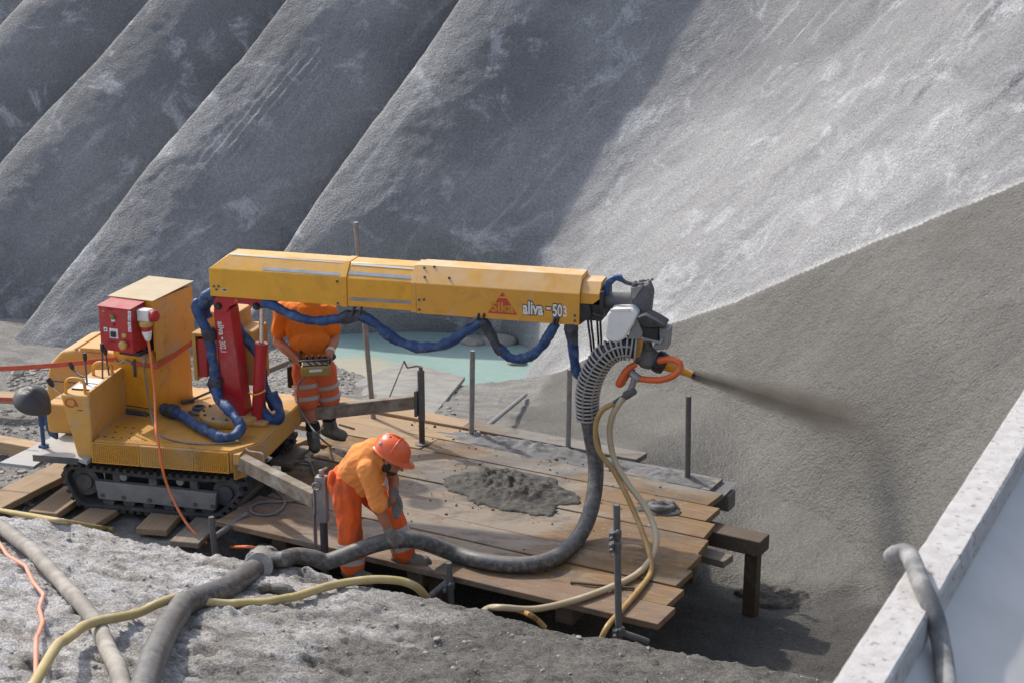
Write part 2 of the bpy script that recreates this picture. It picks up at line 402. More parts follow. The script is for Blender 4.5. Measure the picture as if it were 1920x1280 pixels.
# ------------------------------------------------------------------ mesh builder
class MB:
    def __init__(self, frame=None):
        self.v, self.f = [], []
        self.X = frame or Matrix.Identity(4)

    def add(self, pts, faces):
        b = len(self.v)
        X = self.X
        self.v.extend([tuple(X @ Vector(p)) for p in pts])
        self.f.extend([tuple(b + i for i in f) for f in faces])
        return self

    def box(self, x0, x1, y0, y1, z0, z1):
        p = [(x, y, z) for x in (x0, x1) for y in (y0, y1) for z in (z0, z1)]
        return self.add(p, [(0, 1, 3, 2), (4, 6, 7, 5), (0, 4, 5, 1), (2, 3, 7, 6), (0, 2, 6, 4), (1, 5, 7, 3)])

    def hexa(self, p):
        return self.add(p, [(0, 3, 2, 1), (4, 5, 6, 7), (0, 1, 5, 4), (1, 2, 6, 5), (2, 3, 7, 6), (3, 0, 4, 7)])

    def beam(self, a, b, w, h, up=(0, 0, 1)):
        a, b = Vector(a), Vector(b)
        d = (b - a).normalized()
        s = d.cross(Vector(up)).normalized()
        n = s.cross(d).normalized()
        p = []
        for c in (a, b):
            p += [c - s * w / 2 - n * h / 2, c + s * w / 2 - n * h / 2, c + s * w / 2 + n * h / 2, c - s * w / 2 + n * h / 2]
        return self.hexa(p)

    def prism(self, poly, vec):
        n = len(poly)
        vec = Vector(vec)
        pts = [Vector(p) for p in poly] + [Vector(p) + vec for p in poly]
        fs = [tuple(range(n - 1, -1, -1)), tuple(range(n, 2 * n))]
        fs += [(i, (i + 1) % n, n + (i + 1) % n, n + i) for i in range(n)]
        return self.add(pts, fs)

    def tube(self, pts, r, n=12, spline=True, sub=8, rfun=None, caps=True):
        P = [Vector(p) for p in pts]
        if spline and len(P) > 2:
            Q = []
            E = [P[0] * 2 - P[1]] + P + [P[-1] * 2 - P[-2]]
            for i in range(1, len(E) - 2):
                p0, p1, p2, p3 = E[i - 1], E[i], E[i + 1], E[i + 2]
                for k in range(sub):
                    t = k / sub
                    Q.append(0.5 * ((2 * p1) + (p2 - p0) * t + (2 * p0 - 5 * p1 + 4 * p2 - p3) * t * t + (3 * p1 - p0 - 3 * p2 + p3) * t ** 3))
            Q.append(P[-1])
            P = Q
        L = [0.0]
        for i in range(1, len(P)):
            L.append(L[-1] + (P[i] - P[i - 1]).length)
        prev = None
        pts_, fs = [], []
        for i, p in enumerate(P):
            d = (P[min(i + 1, len(P) - 1)] - P[max(i - 1, 0)]).normalized()
            if prev is None:
                a = d.orthogonal().normalized()
            else:
                a = (prev - d * prev.dot(d)).normalized()
            prev = a
            c = d.cross(a)
            rr = r if rfun is None else rfun(L[i], L[-1]) * r
            for k in range(n):
                t = 2 * math.pi * k / n
                pts_.append(p + (a * math.cos(t) + c * math.sin(t)) * rr)
        for i in range(len(P) - 1):
            for k in range(n):
                k2 = (k + 1) % n
                fs.append((i * n + k, i * n + k2, (i + 1) * n + k2, (i + 1) * n + k))
        if caps:
            fs.append(tuple(range(n - 1, -1, -1)))
            fs.append(tuple((len(P) - 1) * n + k for k in range(n)))
        return self.add(pts_, fs)

    def cyl(self, a, b, r, n=16):
        return self.tube([a, b], r, n, spline=False)

    def lathe(self, a, b, prof, n=18):
        """prof: (t along a-b, radius)"""
        a, b = Vector(a), Vector(b)
        d = b - a
        u = d.normalized()
        e = u.orthogonal().normalized()
        c = u.cross(e)
        pts, fs = [], []
        for t, r in prof:
            for k in range(n):
                th = 2 * math.pi * k / n
                pts.append(a + d * t + (e * math.cos(th) + c * math.sin(th)) * max(r, 1e-4))
        m = len(prof)
        for i in range(m - 1):
            for k in range(n):
                k2 = (k + 1) % n
                fs.append((i * n + k, i * n + k2, (i + 1) * n + k2, (i + 1) * n + k))
        fs.append(tuple(range(n - 1, -1, -1)))
        fs.append(tuple((m - 1) * n + k for k in range(n)))
        return self.add(pts, fs)

    def ell(self, c, rad, R=None, n=18, m=10):
        c = Vector(c)
        R = R or Matrix.Identity(3)
        pts, fs = [], []
        for i in range(m + 1):
            ph = math.pi * i / m
            for k in range(n):
                th = 2 * math.pi * k / n
                q = Vector((math.sin(ph) * math.cos(th) * rad[0], math.sin(ph) * math.sin(th) * rad[1], math.cos(ph) * rad[2]))
                pts.append(c + R @ q)
        for i in range(m):
            for k in range(n):
                k2 = (k + 1) % n
                fs.append((i * n + k, (i + 1) * n + k, (i + 1) * n + k2, i * n + k2))
        return self.add(pts, fs)

    def cap(self, a, ra, b, rb, n=14, m=5):
        """tapered capsule"""
        a, b = Vector(a), Vector(b)
        d = b - a
        L = max(d.length, 1e-5)
        prof = []
        for i in range(m + 1):
            t = math.pi / 2 * i / m
            prof.append((-ra * math.cos(t) / L, ra * math.sin(t)))
        for i in range(m + 1):
            t = math.pi / 2 * i / m
            prof.append((1 + rb * math.sin(t) / L, rb * math.cos(t)))
        if d.length < 1e-5:
            d = Vector((0, 0, 1e-5))
            b = a + d
        return self.lathe(a, b, prof, n)

    def mesh(self, name):
        me = bpy.data.meshes.new(name)
        me.from_pydata(self.v, [], self.f)
        bm = bmesh.new()
        bm.from_mesh(me)
        bmesh.ops.remove_doubles(bm, verts=bm.verts, dist=1e-5)
        bmesh.ops.recalc_face_normals(bm, faces=bm.faces)
        bm.to_mesh(me)
        bm.free()
        return me


def finish(o, mat, smooth=True, bevel=0.0, seg=2, angle=35):
    me = o.data
    if mat is not None:
        me.materials.append(MATS[mat] if isinstance(mat, str) else mat)
    if smooth:
        me.shade_smooth()
        me.set_sharp_from_angle(angle=math.radians(angle))
    if bevel:
        bv = o.modifiers.new('bevel', 'BEVEL')
        bv.width = bevel
        bv.segments = seg
        bv.limit_method = 'ANGLE'
        bv.angle_limit = math.radians(35)


ROOTW = {}


def root_of(o):
    while o.parent is not None:
        o = o.parent
    return o


def tag(o, label=None, cat=None, group=None, kind=None):
    if label:
        o['label'] = label
    if cat:
        o['category'] = cat
    if group:
        o['group'] = group
    if kind:
        o['kind'] = kind
    return o


def thing(name, loc, rz, label, cat, group=None, kind=None):
    o = bpy.data.objects.new(name, None)
    COL.objects.link(o)
    o.location = loc
    o.rotation_euler = (0, 0, rz)
    o.empty_display_size = 0.2
    ROOTW[o] = Matrix.Translation(Vector(loc)) @ Matrix.Rotation(rz, 4, 'Z')
    return tag(o, label, cat, group, kind)


def part(name, mb, mat, parent, label=None, local=True, bevel=0.0, smooth=True, angle=35, kind=None, seg=2):
    """mb in the root's local frame when local, else in world coordinates"""
    me = mb.mesh(name) if isinstance(mb, MB) else mb
    if not local:
        me.transform(ROOTW[root_of(parent)].inverted())
    o = bpy.data.objects.new(name, me)
    COL.objects.link(o)
    o.parent = parent
    finish(o, mat, smooth, bevel, seg, angle)
    return tag(o, label, None, None, kind)


def solo(name, mb, mat, label, cat, group=None, kind=None, bevel=0.0, smooth=True, angle=35):
    """a thing that is one mesh, given in world coordinates; origin at its base"""
    me = mb.mesh(name) if isinstance(mb, MB) else mb
    n = len(me.vertices)
    co = np.empty(n * 3)
    me.vertices.foreach_get('co', co)
    co = co.reshape(-1, 3)
    c = (co.min(0) + co.max(0)) / 2
    c[2] = co[:, 2].min()
    me.transform(Matrix.Translation(-Vector(c)))
    o = bpy.data.objects.new(name, me)
    COL.objects.link(o)
    o.location = c
    ROOTW[o] = Matrix.Translation(Vector(c))
    finish(o, mat, smooth, bevel, 2, angle)
    return tag(o, label, cat, group, kind)


def grid_mesh(name, P, attrs=None):
    """P: (n, m, 3) points"""
    n, m, _ = P.shape
    me = bpy.data.meshes.new(name)
    idx = np.arange(n * m).reshape(n, m)
    q = np.stack([idx[:-1, :-1], idx[1:, :-1], idx[1:, 1:], idx[:-1, 1:]], -1).reshape(-1, 4)
    me.vertices.add(n * m)
    me.vertices.foreach_set('co', P.reshape(-1).astype(np.float32))
    me.loops.add(q.size)
    me.loops.foreach_set('vertex_index', q.reshape(-1).astype(np.int32))
    me.polygons.add(len(q))
    me.polygons.foreach_set('loop_start', np.arange(0, q.size, 4, dtype=np.int32))
    me.polygons.foreach_set('loop_total', np.full(len(q), 4, dtype=np.int32))
    me.update(calc_edges=True)
    for k, a in (attrs or {}).items():
        if a.ndim == 3:
            at = me.attributes.new(k, 'FLOAT_VECTOR', 'POINT')
            at.data.foreach_set('vector', a.reshape(-1).astype(np.float32))
        else:
            at = me.attributes.new(k, 'FLOAT', 'POINT')
            at.data.foreach_set('value', a.reshape(-1).astype(np.float32))
    me.polygons.foreach_set('use_smooth', np.ones(len(q), dtype=bool))
    me.update()
    return me


def link(name, me, mat, kind=None):
    o = bpy.data.objects.new(name, me)
    COL.objects.link(o)
    if mat is not None:
        me.materials.append(MATS[mat])
    if kind:
        o['kind'] = kind
    return o


# ------------------------------------------------------------------ the shotcrete slope
T1 = np.array([-.343, .939, 0.])
T2 = np.array([-.853, .522, 0.])
SLD = np.array([.939, .343, 0.]) * .707 + np.array([0, 0, .707])
SLQ = np.array([.33, 18.8, -1.2]) + T1 * 1.0


def nonuni(parts):
    out = []
    for a, b, st in parts:
        out.append(np.arange(a, b, st))
    out.append(np.array([parts[-1][1]]))
    return np.concatenate(out)


sv = nonuni([(-40, -18, 1.0), (-18, -11, 0.2), (-11, 8.5, 0.045), (8.5, 15, 0.07), (15, 60, 0.5)])
uv_ = nonuni([(-6, -2.4, 0.12), (-2.4, 7.2, 0.045), (7.2, 9.6, 0.15)])
wgt = sstep(-0.1, 1.6, sv)
bcum = np.concatenate([[0], np.cumsum((wgt[1:] + wgt[:-1]) / 2 * np.diff(sv))])
bcum -= np.interp(1.6, sv, bcum) - 1.35
foot = SLQ + np.outer(sv - bcum, T1) + np.outer(bcum, T2)
tang = (1 - wgt)[:, None] * T1 + wgt[:, None] * T2
nrm = np.cross(np.broadcast_to(SLD, tang.shape), tang)
nrm /= np.linalg.norm(nrm, axis=1)[:, None]
S_, U_ = np.meshgrid(sv, uv_, indexing='ij')
# ribs: crests run straight up the slope, each with a broad bulging near face and a steep far face
crests = [(3.70, .175), (6.92, .085), (9.95, 0.0), (12.6, 0.0), (15.3, 0), (18.0, 0), (20.7, 0), (23.4, 0), (26, 0), (60, 0)]
wob = 0.10 * pnoise(U_ * 0.35, S_ * 0.06, 4.2)
h = np.zeros_like(S_)
lo = 0.55 + 0.27 * U_
for k, (c0, c1) in enumerate(crests):
    hi = c0 + c1 * U_ + wob
    p = (S_ - lo) / (hi - lo)
    A = 0.92 if k == 0 else 1.12
    Ap = 0.92 if k == 1 else 1.12
    v = 0.0 if k == 0 else 0.23
    q = np.clip((p - v) / (1 - v), 0, 1)
    if k == 0:
        f = q ** 1.25 * (1 - 0.20 * q * q) / 0.80 * A
        f = np.where(q > 0.8, A * (1 - 1.9 * (1 - q) ** 2 * (1 - v)), f) if False else A * np.sin(q * math.pi / 2) ** 1.45
    else:
        f = A * (0.55 * np.sqrt(np.clip(1 - (1 - q) ** 2, 0, 1)) + 0.45 * np.sin(q * math.pi / 2))
        f = np.where(p < v, Ap * (0.5 + 0.5 * np.cos(math.pi * np.clip(p / v, 0, 1))), f)
    h = np.where((p >= 0) & (p < 1), f, h)
    lo = hi
# concave foot, broad undulation, sprayed layers, lumps
h -= 2.3 * np.exp(-((S_ - 1.5) / 1.45) ** 2) * sstep(1.7, -0.9, U_)
edge0 = -0.94 * (S_ + 1.0) - 0.02
old = sstep(-0.15, 0.35, U_ - edge0)
h += 0.11 * fbm(S_ * 0.30, U_ * 0.16, 1.7, 2) * sstep(3, -1, S_) + (0.012 + 0.022 * old) * fbm(S_ * 0.7, U_ * 0.4, 5.1, 3)
lay = fbm(S_ * 0.33 + 3, U_ * 0.33, 9.0, 4)
h += old * (0.035 * sstep(0.05, 0.08, lay) * sstep(-0.5, -1.6, S_) * sstep(3.0, 4.6, U_ + .25 * S_) + 0.012 * sstep(0.42, 0.45, lay))
wav = np.sin((S_ * 0.98 + U_ * 0.55) * 5.5 + 2.2 * fbm(S_ * 0.4, U_ * 0.4, 2, 2))
h += 0.012 * old * wav * sstep(0.4, -0.8, S_) * sstep(-7, -4, S_) * sstep(0.35, 0.6, 0.5 + 0.5 * fbm(S_ * 0.35, U_ * 0.35, 12, 2))
h += 0.010 * fbm(S_ * 6, U_ * 4.5, 0.3, 3)
# raked grooves on one rib
gm = np.exp(-((S_ - 6.15) / 0.32) ** 2) * sstep(1.7, 2.2, U_) * sstep(4.4, 3.6, U_)
h += 0.022 * gm * np.sin((S_ - 0.085 * U_) * 2 * math.pi / 0.13)
# today's coat: fresh wet mortar below a rising edge
edge = -0.94 * (S_ + 1.0) - 0.02 + 0.025 * fbm(S_ * 1.3, U_ * 1.3, 7, 4) + 0.06 * pnoise(S_ * 0.45, 3.3)
fd = edge - U_
fresh = sstep(-0.01, 0.05, fd)
h += 0.05 * fresh + 0.006 * fresh * fbm(S_ * 12, U_ * 12, 3, 3)
rim = np.exp(-((fd + 0.06) / 0.07) ** 2) * sstep(-0.6, -1.6, S_) * np.clip(0.55 + 0.6 * fbm(S_ * 1.5, U_ * 1.5, 4, 3), 0, 1)
far_shade = 1.0
SLP = foot[:, None, :] + U_[..., None] * SLD + h[..., None] * nrm[:, None, :]
rowtone = fbm(S_ * 1.1, U_ * 0.22, 8, 4)
wsp = np.array(at_plane(1660, 830, (-.664, -.243, .707), (.33, 18.8, -1.2)))
dist = np.linalg.norm(SLP - wsp, axis=2)
wetspot = fresh * sstep(1.35, 0.25, dist + 0.30 * fbm(S_ * 1.2, U_ * 1.2, 2.2, 4))
pale = sstep(-6.5, -4.2, S_) * sstep(1.4, 0.1, S_ - 0.20 * U_) * sstep(-0.5, 0.8, U_) * sstep(5.6, 3.2, U_ + 0.35 * S_)  # sunlit face of the slope painted paler
pale = pale + 0.45 * np.exp(-((S_ - 5.4) / .7) ** 2) * sstep(3.2, 1.6, U_) + 0.35 * np.exp(-((S_ - 2.6) / .8) ** 2) * sstep(2.6, .8, U_)
shade_n = 0.55 * fbm(S_ * 0.33, U_ * 0.30, 6, 3) + 0.55 * sstep(1.2, 2.2, S_ - .2 * U_) * sstep(4.2, 3.3, S_) * sstep(1.5, 3.0, U_) + 0.30 * sstep(4.4, 8.5, S_)  # random mottling plus shade painted on the rib faces turned from the sun
al_ = (1.07 * S_ - 2.08 * U_) / 2.34
ac_ = (2.08 * S_ + 1.07 * U_) / 2.34
# unseen slope top cut to an added terrace, so it casts less shadow
EXT = 5
TOPG = np.array([.939, .343, 0.])
ext = np.stack([SLP[:, -1] + TOPG * d_ + np.array([0, 0, z_]) for d_, z_ in ((.35, .25), (.9, .42), (3, .5), (12, .6), (45, .7))], 1)
SLP = np.concatenate([SLP, ext], 1)
grow = lambda a: np.concatenate([a] + [a[:, -1:]] * EXT, 1)
S_, U_, fresh, rim, shade_n, pale, wetspot, al_, ac_ = (grow(a) for a in (S_, U_, fresh, rim, shade_n, pale, wetspot, al_, ac_))
me = grid_mesh('shotcrete_slope', SLP, {'su': np.stack([S_, U_, np.zeros_like(S_)], -1), 'fresh': fresh, 'rim': rim, 'shade_tone': shade_n, 'pale': pale, 'wetspot': wetspot, 'strk': np.stack([ac_ * 1.7, al_ * 0.36, 0 * S_], -1)})


def slope_mat():
    m, nt, b = newmat('shotcrete')
    at = lambda n: nd(nt, 'ShaderNodeAttribute', attribute_name=n)
    su = at('su').outputs['Vector']
    tc = nt.nodes.new('ShaderNodeTexCoord')
    ob = tc.outputs['Object']
    col = mixc(nt, ramp(nt, noise(nt, ob, 0.55, 6, 0.62), 0.35, 0.66), (0.19, 0.192, 0.197), (0.272, 0.271, 0.27))
    mp = nt.nodes.new('ShaderNodeMapping')
    mp.inputs['Scale'].default_value = (2.6, 0.42, 1)
    nt.links.new(su, mp.inputs[0])
    st = noise(nt, mp.outputs[0], 1.25, 7, 0.66, 0.8)
    col = mixc(nt, mth(nt, 'MULTIPLY', ramp(nt, st, 0.55, 0.74), 0.55), col, (0.50, 0.495, 0.485))
    st3 = noise(nt, at('strk').outputs['Vector'], 1.15, 6, 0.62, 0.5)
    pl = at('pale').outputs['Fac']
    col = mixc(nt, mth(nt, 'MULTIPLY', pl, mth(nt, 'ADD', 0.30, mth(nt, 'MULTIPLY', ramp(nt, st3, 0.36, 0.68), 0.50))), col, (0.375, 0.376, 0.375))
    dk_ = mth(nt, 'SUBTRACT', 1.0, ramp(nt, st3, 0.30, 0.44))
    col = mixc(nt, mth(nt, 'MULTIPLY', dk_, 0.35), col, (0.21, 0.205, 0.20))
    shd = at('shade_tone').outputs['Fac']
    col = mixc(nt, mth(nt, 'MULTIPLY', ramp(nt, mth(nt, 'ADD', shd, mth(nt, 'MULTIPLY', noise(nt, ob, 2.2, 6, 0.65), 0.8)), 0.50, 0.95), 0.65), col, (0.145, 0.146, 0.15))
    bl = noise(nt, ob, 1.5, 8, 0.72, 0.6)
    col = mixc(nt, mth(nt, 'MULTIPLY', ramp(nt, bl, 0.52, 0.68), 0.66), col, (0.52, 0.525, 0.535))
    col = mixc(nt, mth(nt, 'MULTIPLY', at('rim').outputs['Fac'], 0.75), col, (0.56, 0.55, 0.53))
    fcol = mixc(nt, ramp(nt, noise(nt, ob, 1.1, 6, 0.65), 0.35, 0.68), (0.092, 0.088, 0.077), (0.128, 0.123, 0.109))
    fcol = mixc(nt, mth(nt, 'MULTIPLY', at('wetspot').outputs['Fac'], 0.55), fcol, (0.075, 0.069, 0.059))
    col = mixc(nt, at('fresh').outputs['Fac'], col, fcol)
    gr = noise(nt, ob, 34, 3, 0.7)
    gv = mixc(nt, ramp(nt, gr, 0.33, 0.70), (0.80, 0.80, 0.80), (1.18, 1.18, 1.18))
    col = mixc(nt, 1.0, col, gv, 'MULTIPLY')
    gr2 = noise(nt, ob, 95, 2, 0.7)
    gv2 = mixc(nt, ramp(nt, gr2, 0.36, 0.66), (0.80, 0.80, 0.80), (1.2, 1.2, 1.2))
    col = mixc(nt, 1.0, col, gv2, 'MULTIPLY')
    nt.links.new(col, b.inputs['Base Color'])
    rg = nt.nodes.new('ShaderNodeMapRange')
    nt.links.new(at('fresh').outputs['Fac'], rg.inputs[0])
    rg.inputs[3].default_value = 0.78
    rg.inputs[4].default_value = 0.62
    nt.links.new(rg.outputs[0], b.inputs['Roughness'])
    vo = nt.nodes.new('ShaderNodeTexVoronoi')
    vo.feature = 'SMOOTH_F1'
    vo.inputs['Scale'].default_value = 30
    vo.inputs['Smoothness'].default_value = 0.6
    vo.inputs['Randomness'].default_value = 1.0
    nt.links.new(ob, vo.inputs['Vector'])
    hh = mth(nt, 'ADD', mth(nt, 'MULTIPLY', noise(nt, ob, 40, 3, 0.7), 0.75), mth(nt, 'MULTIPLY', noise(nt, ob, 6, 5, 0.6), 0.9))
    hh = mth(nt, 'SUBTRACT', hh, mth(nt, 'MULTIPLY', vo.outputs['Distance'], 0.30))
    bump(nt, b, hh, 1.0, 0.027)
    return m


slope_mat()
slope = link('shotcrete_slope', me, 'shotcrete', 'structure')


# ------------------------------------------------------------------ the ground: machine pad, trench under the deck, near bank, pond basin, valley floor
def zground(x, y):
    # base: pad, falling to the pond and to the deeper valley floor at the far left
    z = -0.22 + 0 * x
    right = sstep(-3.2, -1.9, x + 0.12 * (y - 14))
    z = z - right * (1.04 * np.clip((y - 13.6) / 5.6, 0, 1)) - (1 - right) * (0.25 * sstep(13.5, 16.5, y) + 1.22 * sstep(16.0, 19.5, y + 0.3 * pnoise(x, y, 5)))
    # trench below the work deck (deck axes a along the planks, c across)
    a = (x + 2.364) * .883 - (y - 11.801) * .469
    c = (x + 2.364) * .469 + (y - 11.801) * .883
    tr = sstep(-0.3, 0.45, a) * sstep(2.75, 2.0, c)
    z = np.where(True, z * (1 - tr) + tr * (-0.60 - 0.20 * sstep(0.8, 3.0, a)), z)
    z = z - 0.05 * sstep(2.3, 3.6, a) * sstep(3.6, 2.6, c)
    # behind the outer deck end the ground falls and then sweeps up into the sprayed slope
    z = z - 0.60 * sstep(1.9, 3.5, a) * sstep(2.0, 2.6, c) * sstep(8, 4, c)
    zp = -1.2 + (.664 * (x - .33) + .243 * (y - 18.8)) / .707
    sx_ = sstep(19.2, 17.8, y)
    kk = 1.5
    zq = zp - 0.08 - 0.25 * np.clip((zp - z) / kk, 0, 3)
    hh = np.clip(0.5 + 0.5 * (zq - z) / kk, 0, 1)
    zs = z * (1 - hh) + zq * hh + kk * hh * (1 - hh)
    zs = np.where(zp - z > 1.35, z, zs)
    z = z * (1 - sx_) + zs * sx_
    # near bank
    d = -(x + 4.05) * .414 - (y - 11.7) * .910
    d = d + 0.10 * pnoise(x * 0.9, y * 0.9, 3.1)
    bank = 0.12 + 0.215 * np.clip(d, -0.4, 30)
    k = sstep(-0.42, 0.06, d)
    z = z * (1 - k) + k * bank
    # pond basin
    e = np.hypot((x + 0.85 + 0.16 * (y - 20.1)) / 1.58, (y - 20.7) / 1.85) + 0.10 * pnoise(x * 1.1, y * 1.1, 8.8)
    z = z - 0.42 * sstep(1.05, 0.85, e)
    return z, k, tr, d, a, c




xs = nonuni([(-80, -16, 4), (-16, -7, 0.3), (-7, -4.8, 0.1), (-4.8, 3.4, 0.024), (3.4, 8, 0.2), (8, 60, 4)])
ys = nonuni([(-25, 4, 1.5), (4, 7.2, 0.2), (7.2, 12.6, 0.024), (12.6, 16, 0.05), (16, 26, 0.12), (26, 110, 3)])
X_, Y_ = np.meshgrid(xs, ys, indexing='ij')
Z_, K_, TR_, D_, GA_, GC_ = zground(X_, Y_)
rough = fbm(X_ * 2.0, Y_ * 2.0, 0, 5)
along = X_ * .91 - Y_ * .414
acr = X_ * .414 + Y_ * .91
slab = fbm(along * 1.7 + 0.35 * rough, acr * 2.9 + 0.25 * fbm(X_ * 4, Y_ * 4, 6, 2), 5, 5, 0.60)
fine = fbm(X_ * 16, Y_ * 16, 2, 3)
gfr0 = sstep(-.12, .30, (X_ + .44) * .983 - (Y_ - 14.3) * .18 + .25 * rough) * sstep(2.45, 2.75, GC_ + .12 * rough) * (1 - K_)
rid = 1 - np.abs(fbm(along * 4.2 + 0.4 * rough, acr * 6.0, 9, 3))
terr = slab * 2.6
terr = (np.floor(terr) + sstep(0.0, 0.22, terr - np.floor(terr)) * 0.75 + 0.25 * (terr - np.floor(terr))) / 2.6
Z_ = Z_ + K_ * (0.018 * slab + 0.028 * terr * sstep(1.2, -1.2, X_ + 0.5 * rough) + 0.018 * rid * sstep(0.55, 0.95, rid) + 0.013 * fine) + (1 - K_) * (1 - 0.75 * gfr0) * (0.035 * rough + 0.008 * fine)
pits = fbm(along * 2.2 + 5, acr * 5.0, 3, 4)
Z_ = Z_ - K_ * 0.040 * sstep(0.5, 0.75, pits)
gfr = sstep(-.12, .30, (X_ + .44) * .983 - (Y_ - 14.3) * .18 + .25 * rough) * sstep(2.45, 2.75, GC_ + .12 * rough) * (1 - K_)
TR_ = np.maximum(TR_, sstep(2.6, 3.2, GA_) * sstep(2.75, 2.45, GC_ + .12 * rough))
wetm = sstep(-0.5, 1.3, X_ * 0.9 + 1.15 - (Y_ - 9.9) * 0.35 + 0.75 * rough)
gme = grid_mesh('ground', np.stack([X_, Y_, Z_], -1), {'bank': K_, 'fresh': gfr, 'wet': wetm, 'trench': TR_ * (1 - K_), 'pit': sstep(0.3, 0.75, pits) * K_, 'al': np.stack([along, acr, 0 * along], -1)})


def zgrid(x, y):
    """the built ground surface, bilinear between its vertices"""
    i = np.clip(np.searchsorted(xs, x) - 1, 0, len(xs) - 2)
    j = np.clip(np.searchsorted(ys, y) - 1, 0, len(ys) - 2)
    a = np.clip((x - xs[i]) / (xs[i + 1] - xs[i]), 0, 1)
    c = np.clip((y - ys[j]) / (ys[j + 1] - ys[j]), 0, 1)
    return (Z_[i, j] * (1 - a) + Z_[i + 1, j] * a) * (1 - c) + (Z_[i, j + 1] * (1 - a) + Z_[i + 1, j + 1] * a) * c


def zground_at(x, y):
    return float(zgrid(np.array([x]), np.array([y]))[0])


def ground_mat():
    m, nt, b = newmat('rough_ground')
    at = lambda n: nd(nt, 'ShaderNodeAttribute', attribute_name=n)
    tc = nt.nodes.new('ShaderNodeTexCoord')
    ob = tc.outputs['Object']
    al = at('al').outputs['Vector']
    mp = nt.nodes.new('ShaderNodeMapping')
    mp.inputs['Scale'].default_value = (1.0, 2.6, 1)
    nt.links.new(al, mp.inputs[0])
    sv_ = mp.outputs[0]
    col = mixc(nt, ramp(nt, noise(nt, sv_, 1.6, 8, 0.68), 0.36, 0.64), (0.35, 0.325, 0.285), (0.52, 0.495, 0.46))
    col = mixc(nt, 1.0, col, mixc(nt, at('bank').outputs['Fac'], (0.72, 0.73, 0.74), (1, 1, 1)), 'MULTIPLY')
    # pale lime bloom and cement spills on the dry bank
    pf = ramp(nt, noise(nt, sv_, 1.25, 8, 0.74, 0.5), 0.41, 0.55)
    dry = mth(nt, 'SUBTRACT', 1.0, at('wet').outputs['Fac'])
    col = mixc(nt, mth(nt, 'MULTIPLY', mth(nt, 'MULTIPLY', pf, at('bank').outputs['Fac']), mth(nt, 'ADD', 0.10, mth(nt, 'MULTIPLY', dry, 0.80))), col, (0.70, 0.685, 0.675))
    bf = ramp(nt, noise(nt, sv_, 3.6, 7, 0.7), 0.58, 0.70)
    col = mixc(nt, mth(nt, 'MULTIPLY', bf, 0.6), col, (0.19, 0.145, 0.10))
    col = mixc(nt, mth(nt, 'MULTIPLY', at('pit').outputs['Fac'], 0.75), col, (0.13, 0.115, 0.095))
    wcol = mixc(nt, ramp(nt, noise(nt, ob, 3, 6, 0.7), 0.35, 0.65), (0.115, 0.11, 0.096), (0.205, 0.195, 0.175))
    col = mixc(nt, mth(nt, 'MULTIPLY', mth(nt, 'MULTIPLY', at('wet').outputs['Fac'], at('bank').outputs['Fac']), 0.92), col, wcol)
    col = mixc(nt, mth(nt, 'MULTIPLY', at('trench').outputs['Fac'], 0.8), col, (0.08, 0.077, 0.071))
    fcol = mixc(nt, ramp(nt, noise(nt, ob, 1.1, 6, 0.65), 0.35, 0.68), (0.092, 0.088, 0.077), (0.128, 0.123, 0.109))
    gr = noise(nt, ob, 60, 3, 0.75)
    gv = mixc(nt, ramp(nt, gr, 0.35, 0.68), (0.66, 0.66, 0.66), (1.26, 1.26, 1.26))
    col = mixc(nt, 1.0, col, gv, 'MULTIPLY')
    gva = mixc(nt, ramp(nt, noise(nt, ob, 34, 3, 0.7), 0.33, 0.70), (0.80, 0.80, 0.80), (1.18, 1.18, 1.18))
    gvb = mixc(nt, ramp(nt, noise(nt, ob, 95, 2, 0.7), 0.36, 0.66), (0.80, 0.80, 0.80), (1.2, 1.2, 1.2))
    fcol = mixc(nt, 1.0, mixc(nt, 1.0, fcol, gva, 'MULTIPLY'), gvb, 'MULTIPLY')
    ff = at('fresh').outputs['Fac']
    col = mixc(nt, ff, col, fcol)
    nt.links.new(col, b.inputs['Base Color'])
    nt.links.new(mth(nt, 'SUBTRACT', 0.9, mth(nt, 'MULTIPLY', ff, 0.28)), b.inputs['Roughness'])
    hh = mth(nt, 'ADD', noise(nt, sv_, 18, 5, 0.72), mth(nt, 'MULTIPLY', noise(nt, ob, 75, 3, 0.7), 0.5))
    hf = mth(nt, 'ADD', mth(nt, 'MULTIPLY', noise(nt, ob, 40, 3, 0.7), 0.48), mth(nt, 'MULTIPLY', noise(nt, ob, 6, 5, 0.6), 0.58))
    hh = mth(nt, 'ADD', mth(nt, 'MULTIPLY', hh, mth(nt, 'SUBTRACT', 1.0, ff)), mth(nt, 'MULTIPLY', hf, ff))
    bump(nt, b, hh, 1.0, 0.042)
    return m


ground_mat()
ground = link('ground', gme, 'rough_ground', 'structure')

# ------------------------------------------------------------------ milky pond at the slope foot
m, nt, b = newmat('milky_water')
tc = nt.nodes.new('ShaderNodeTexCoord')
geo = nt.nodes.new('ShaderNodeNewGeometry')
col = mixc(nt, ramp(nt, noise(nt, tc.outputs['Object'], 0.9, 4, 0.6), 0.3, 0.7), (0.29, 0.415, 0.375), (0.35, 0.47, 0.43))
vd = nd(nt, 'ShaderNodeVectorMath', operation='DISTANCE')
nt.links.new(geo.outputs['Position'], vd.inputs[0])
vd.inputs[1].default_value = tuple(PZ(668, 688, -1.30))
foamf = mth(nt, 'SUBTRACT', 1.0, ramp(nt, mth(nt, 'ADD', vd.outputs['Value'], mth(nt, 'MULTIPLY', noise(nt, tc.outputs['Object'], 2.5, 5, 0.6), 0.35)), 0.50, 0.78))
col = mixc(nt, foamf, col, (0.44, 0.42, 0.33))
nt.links.new(col, b.inputs['Base Color'])
b.inputs['Roughness'].default_value = 0.22
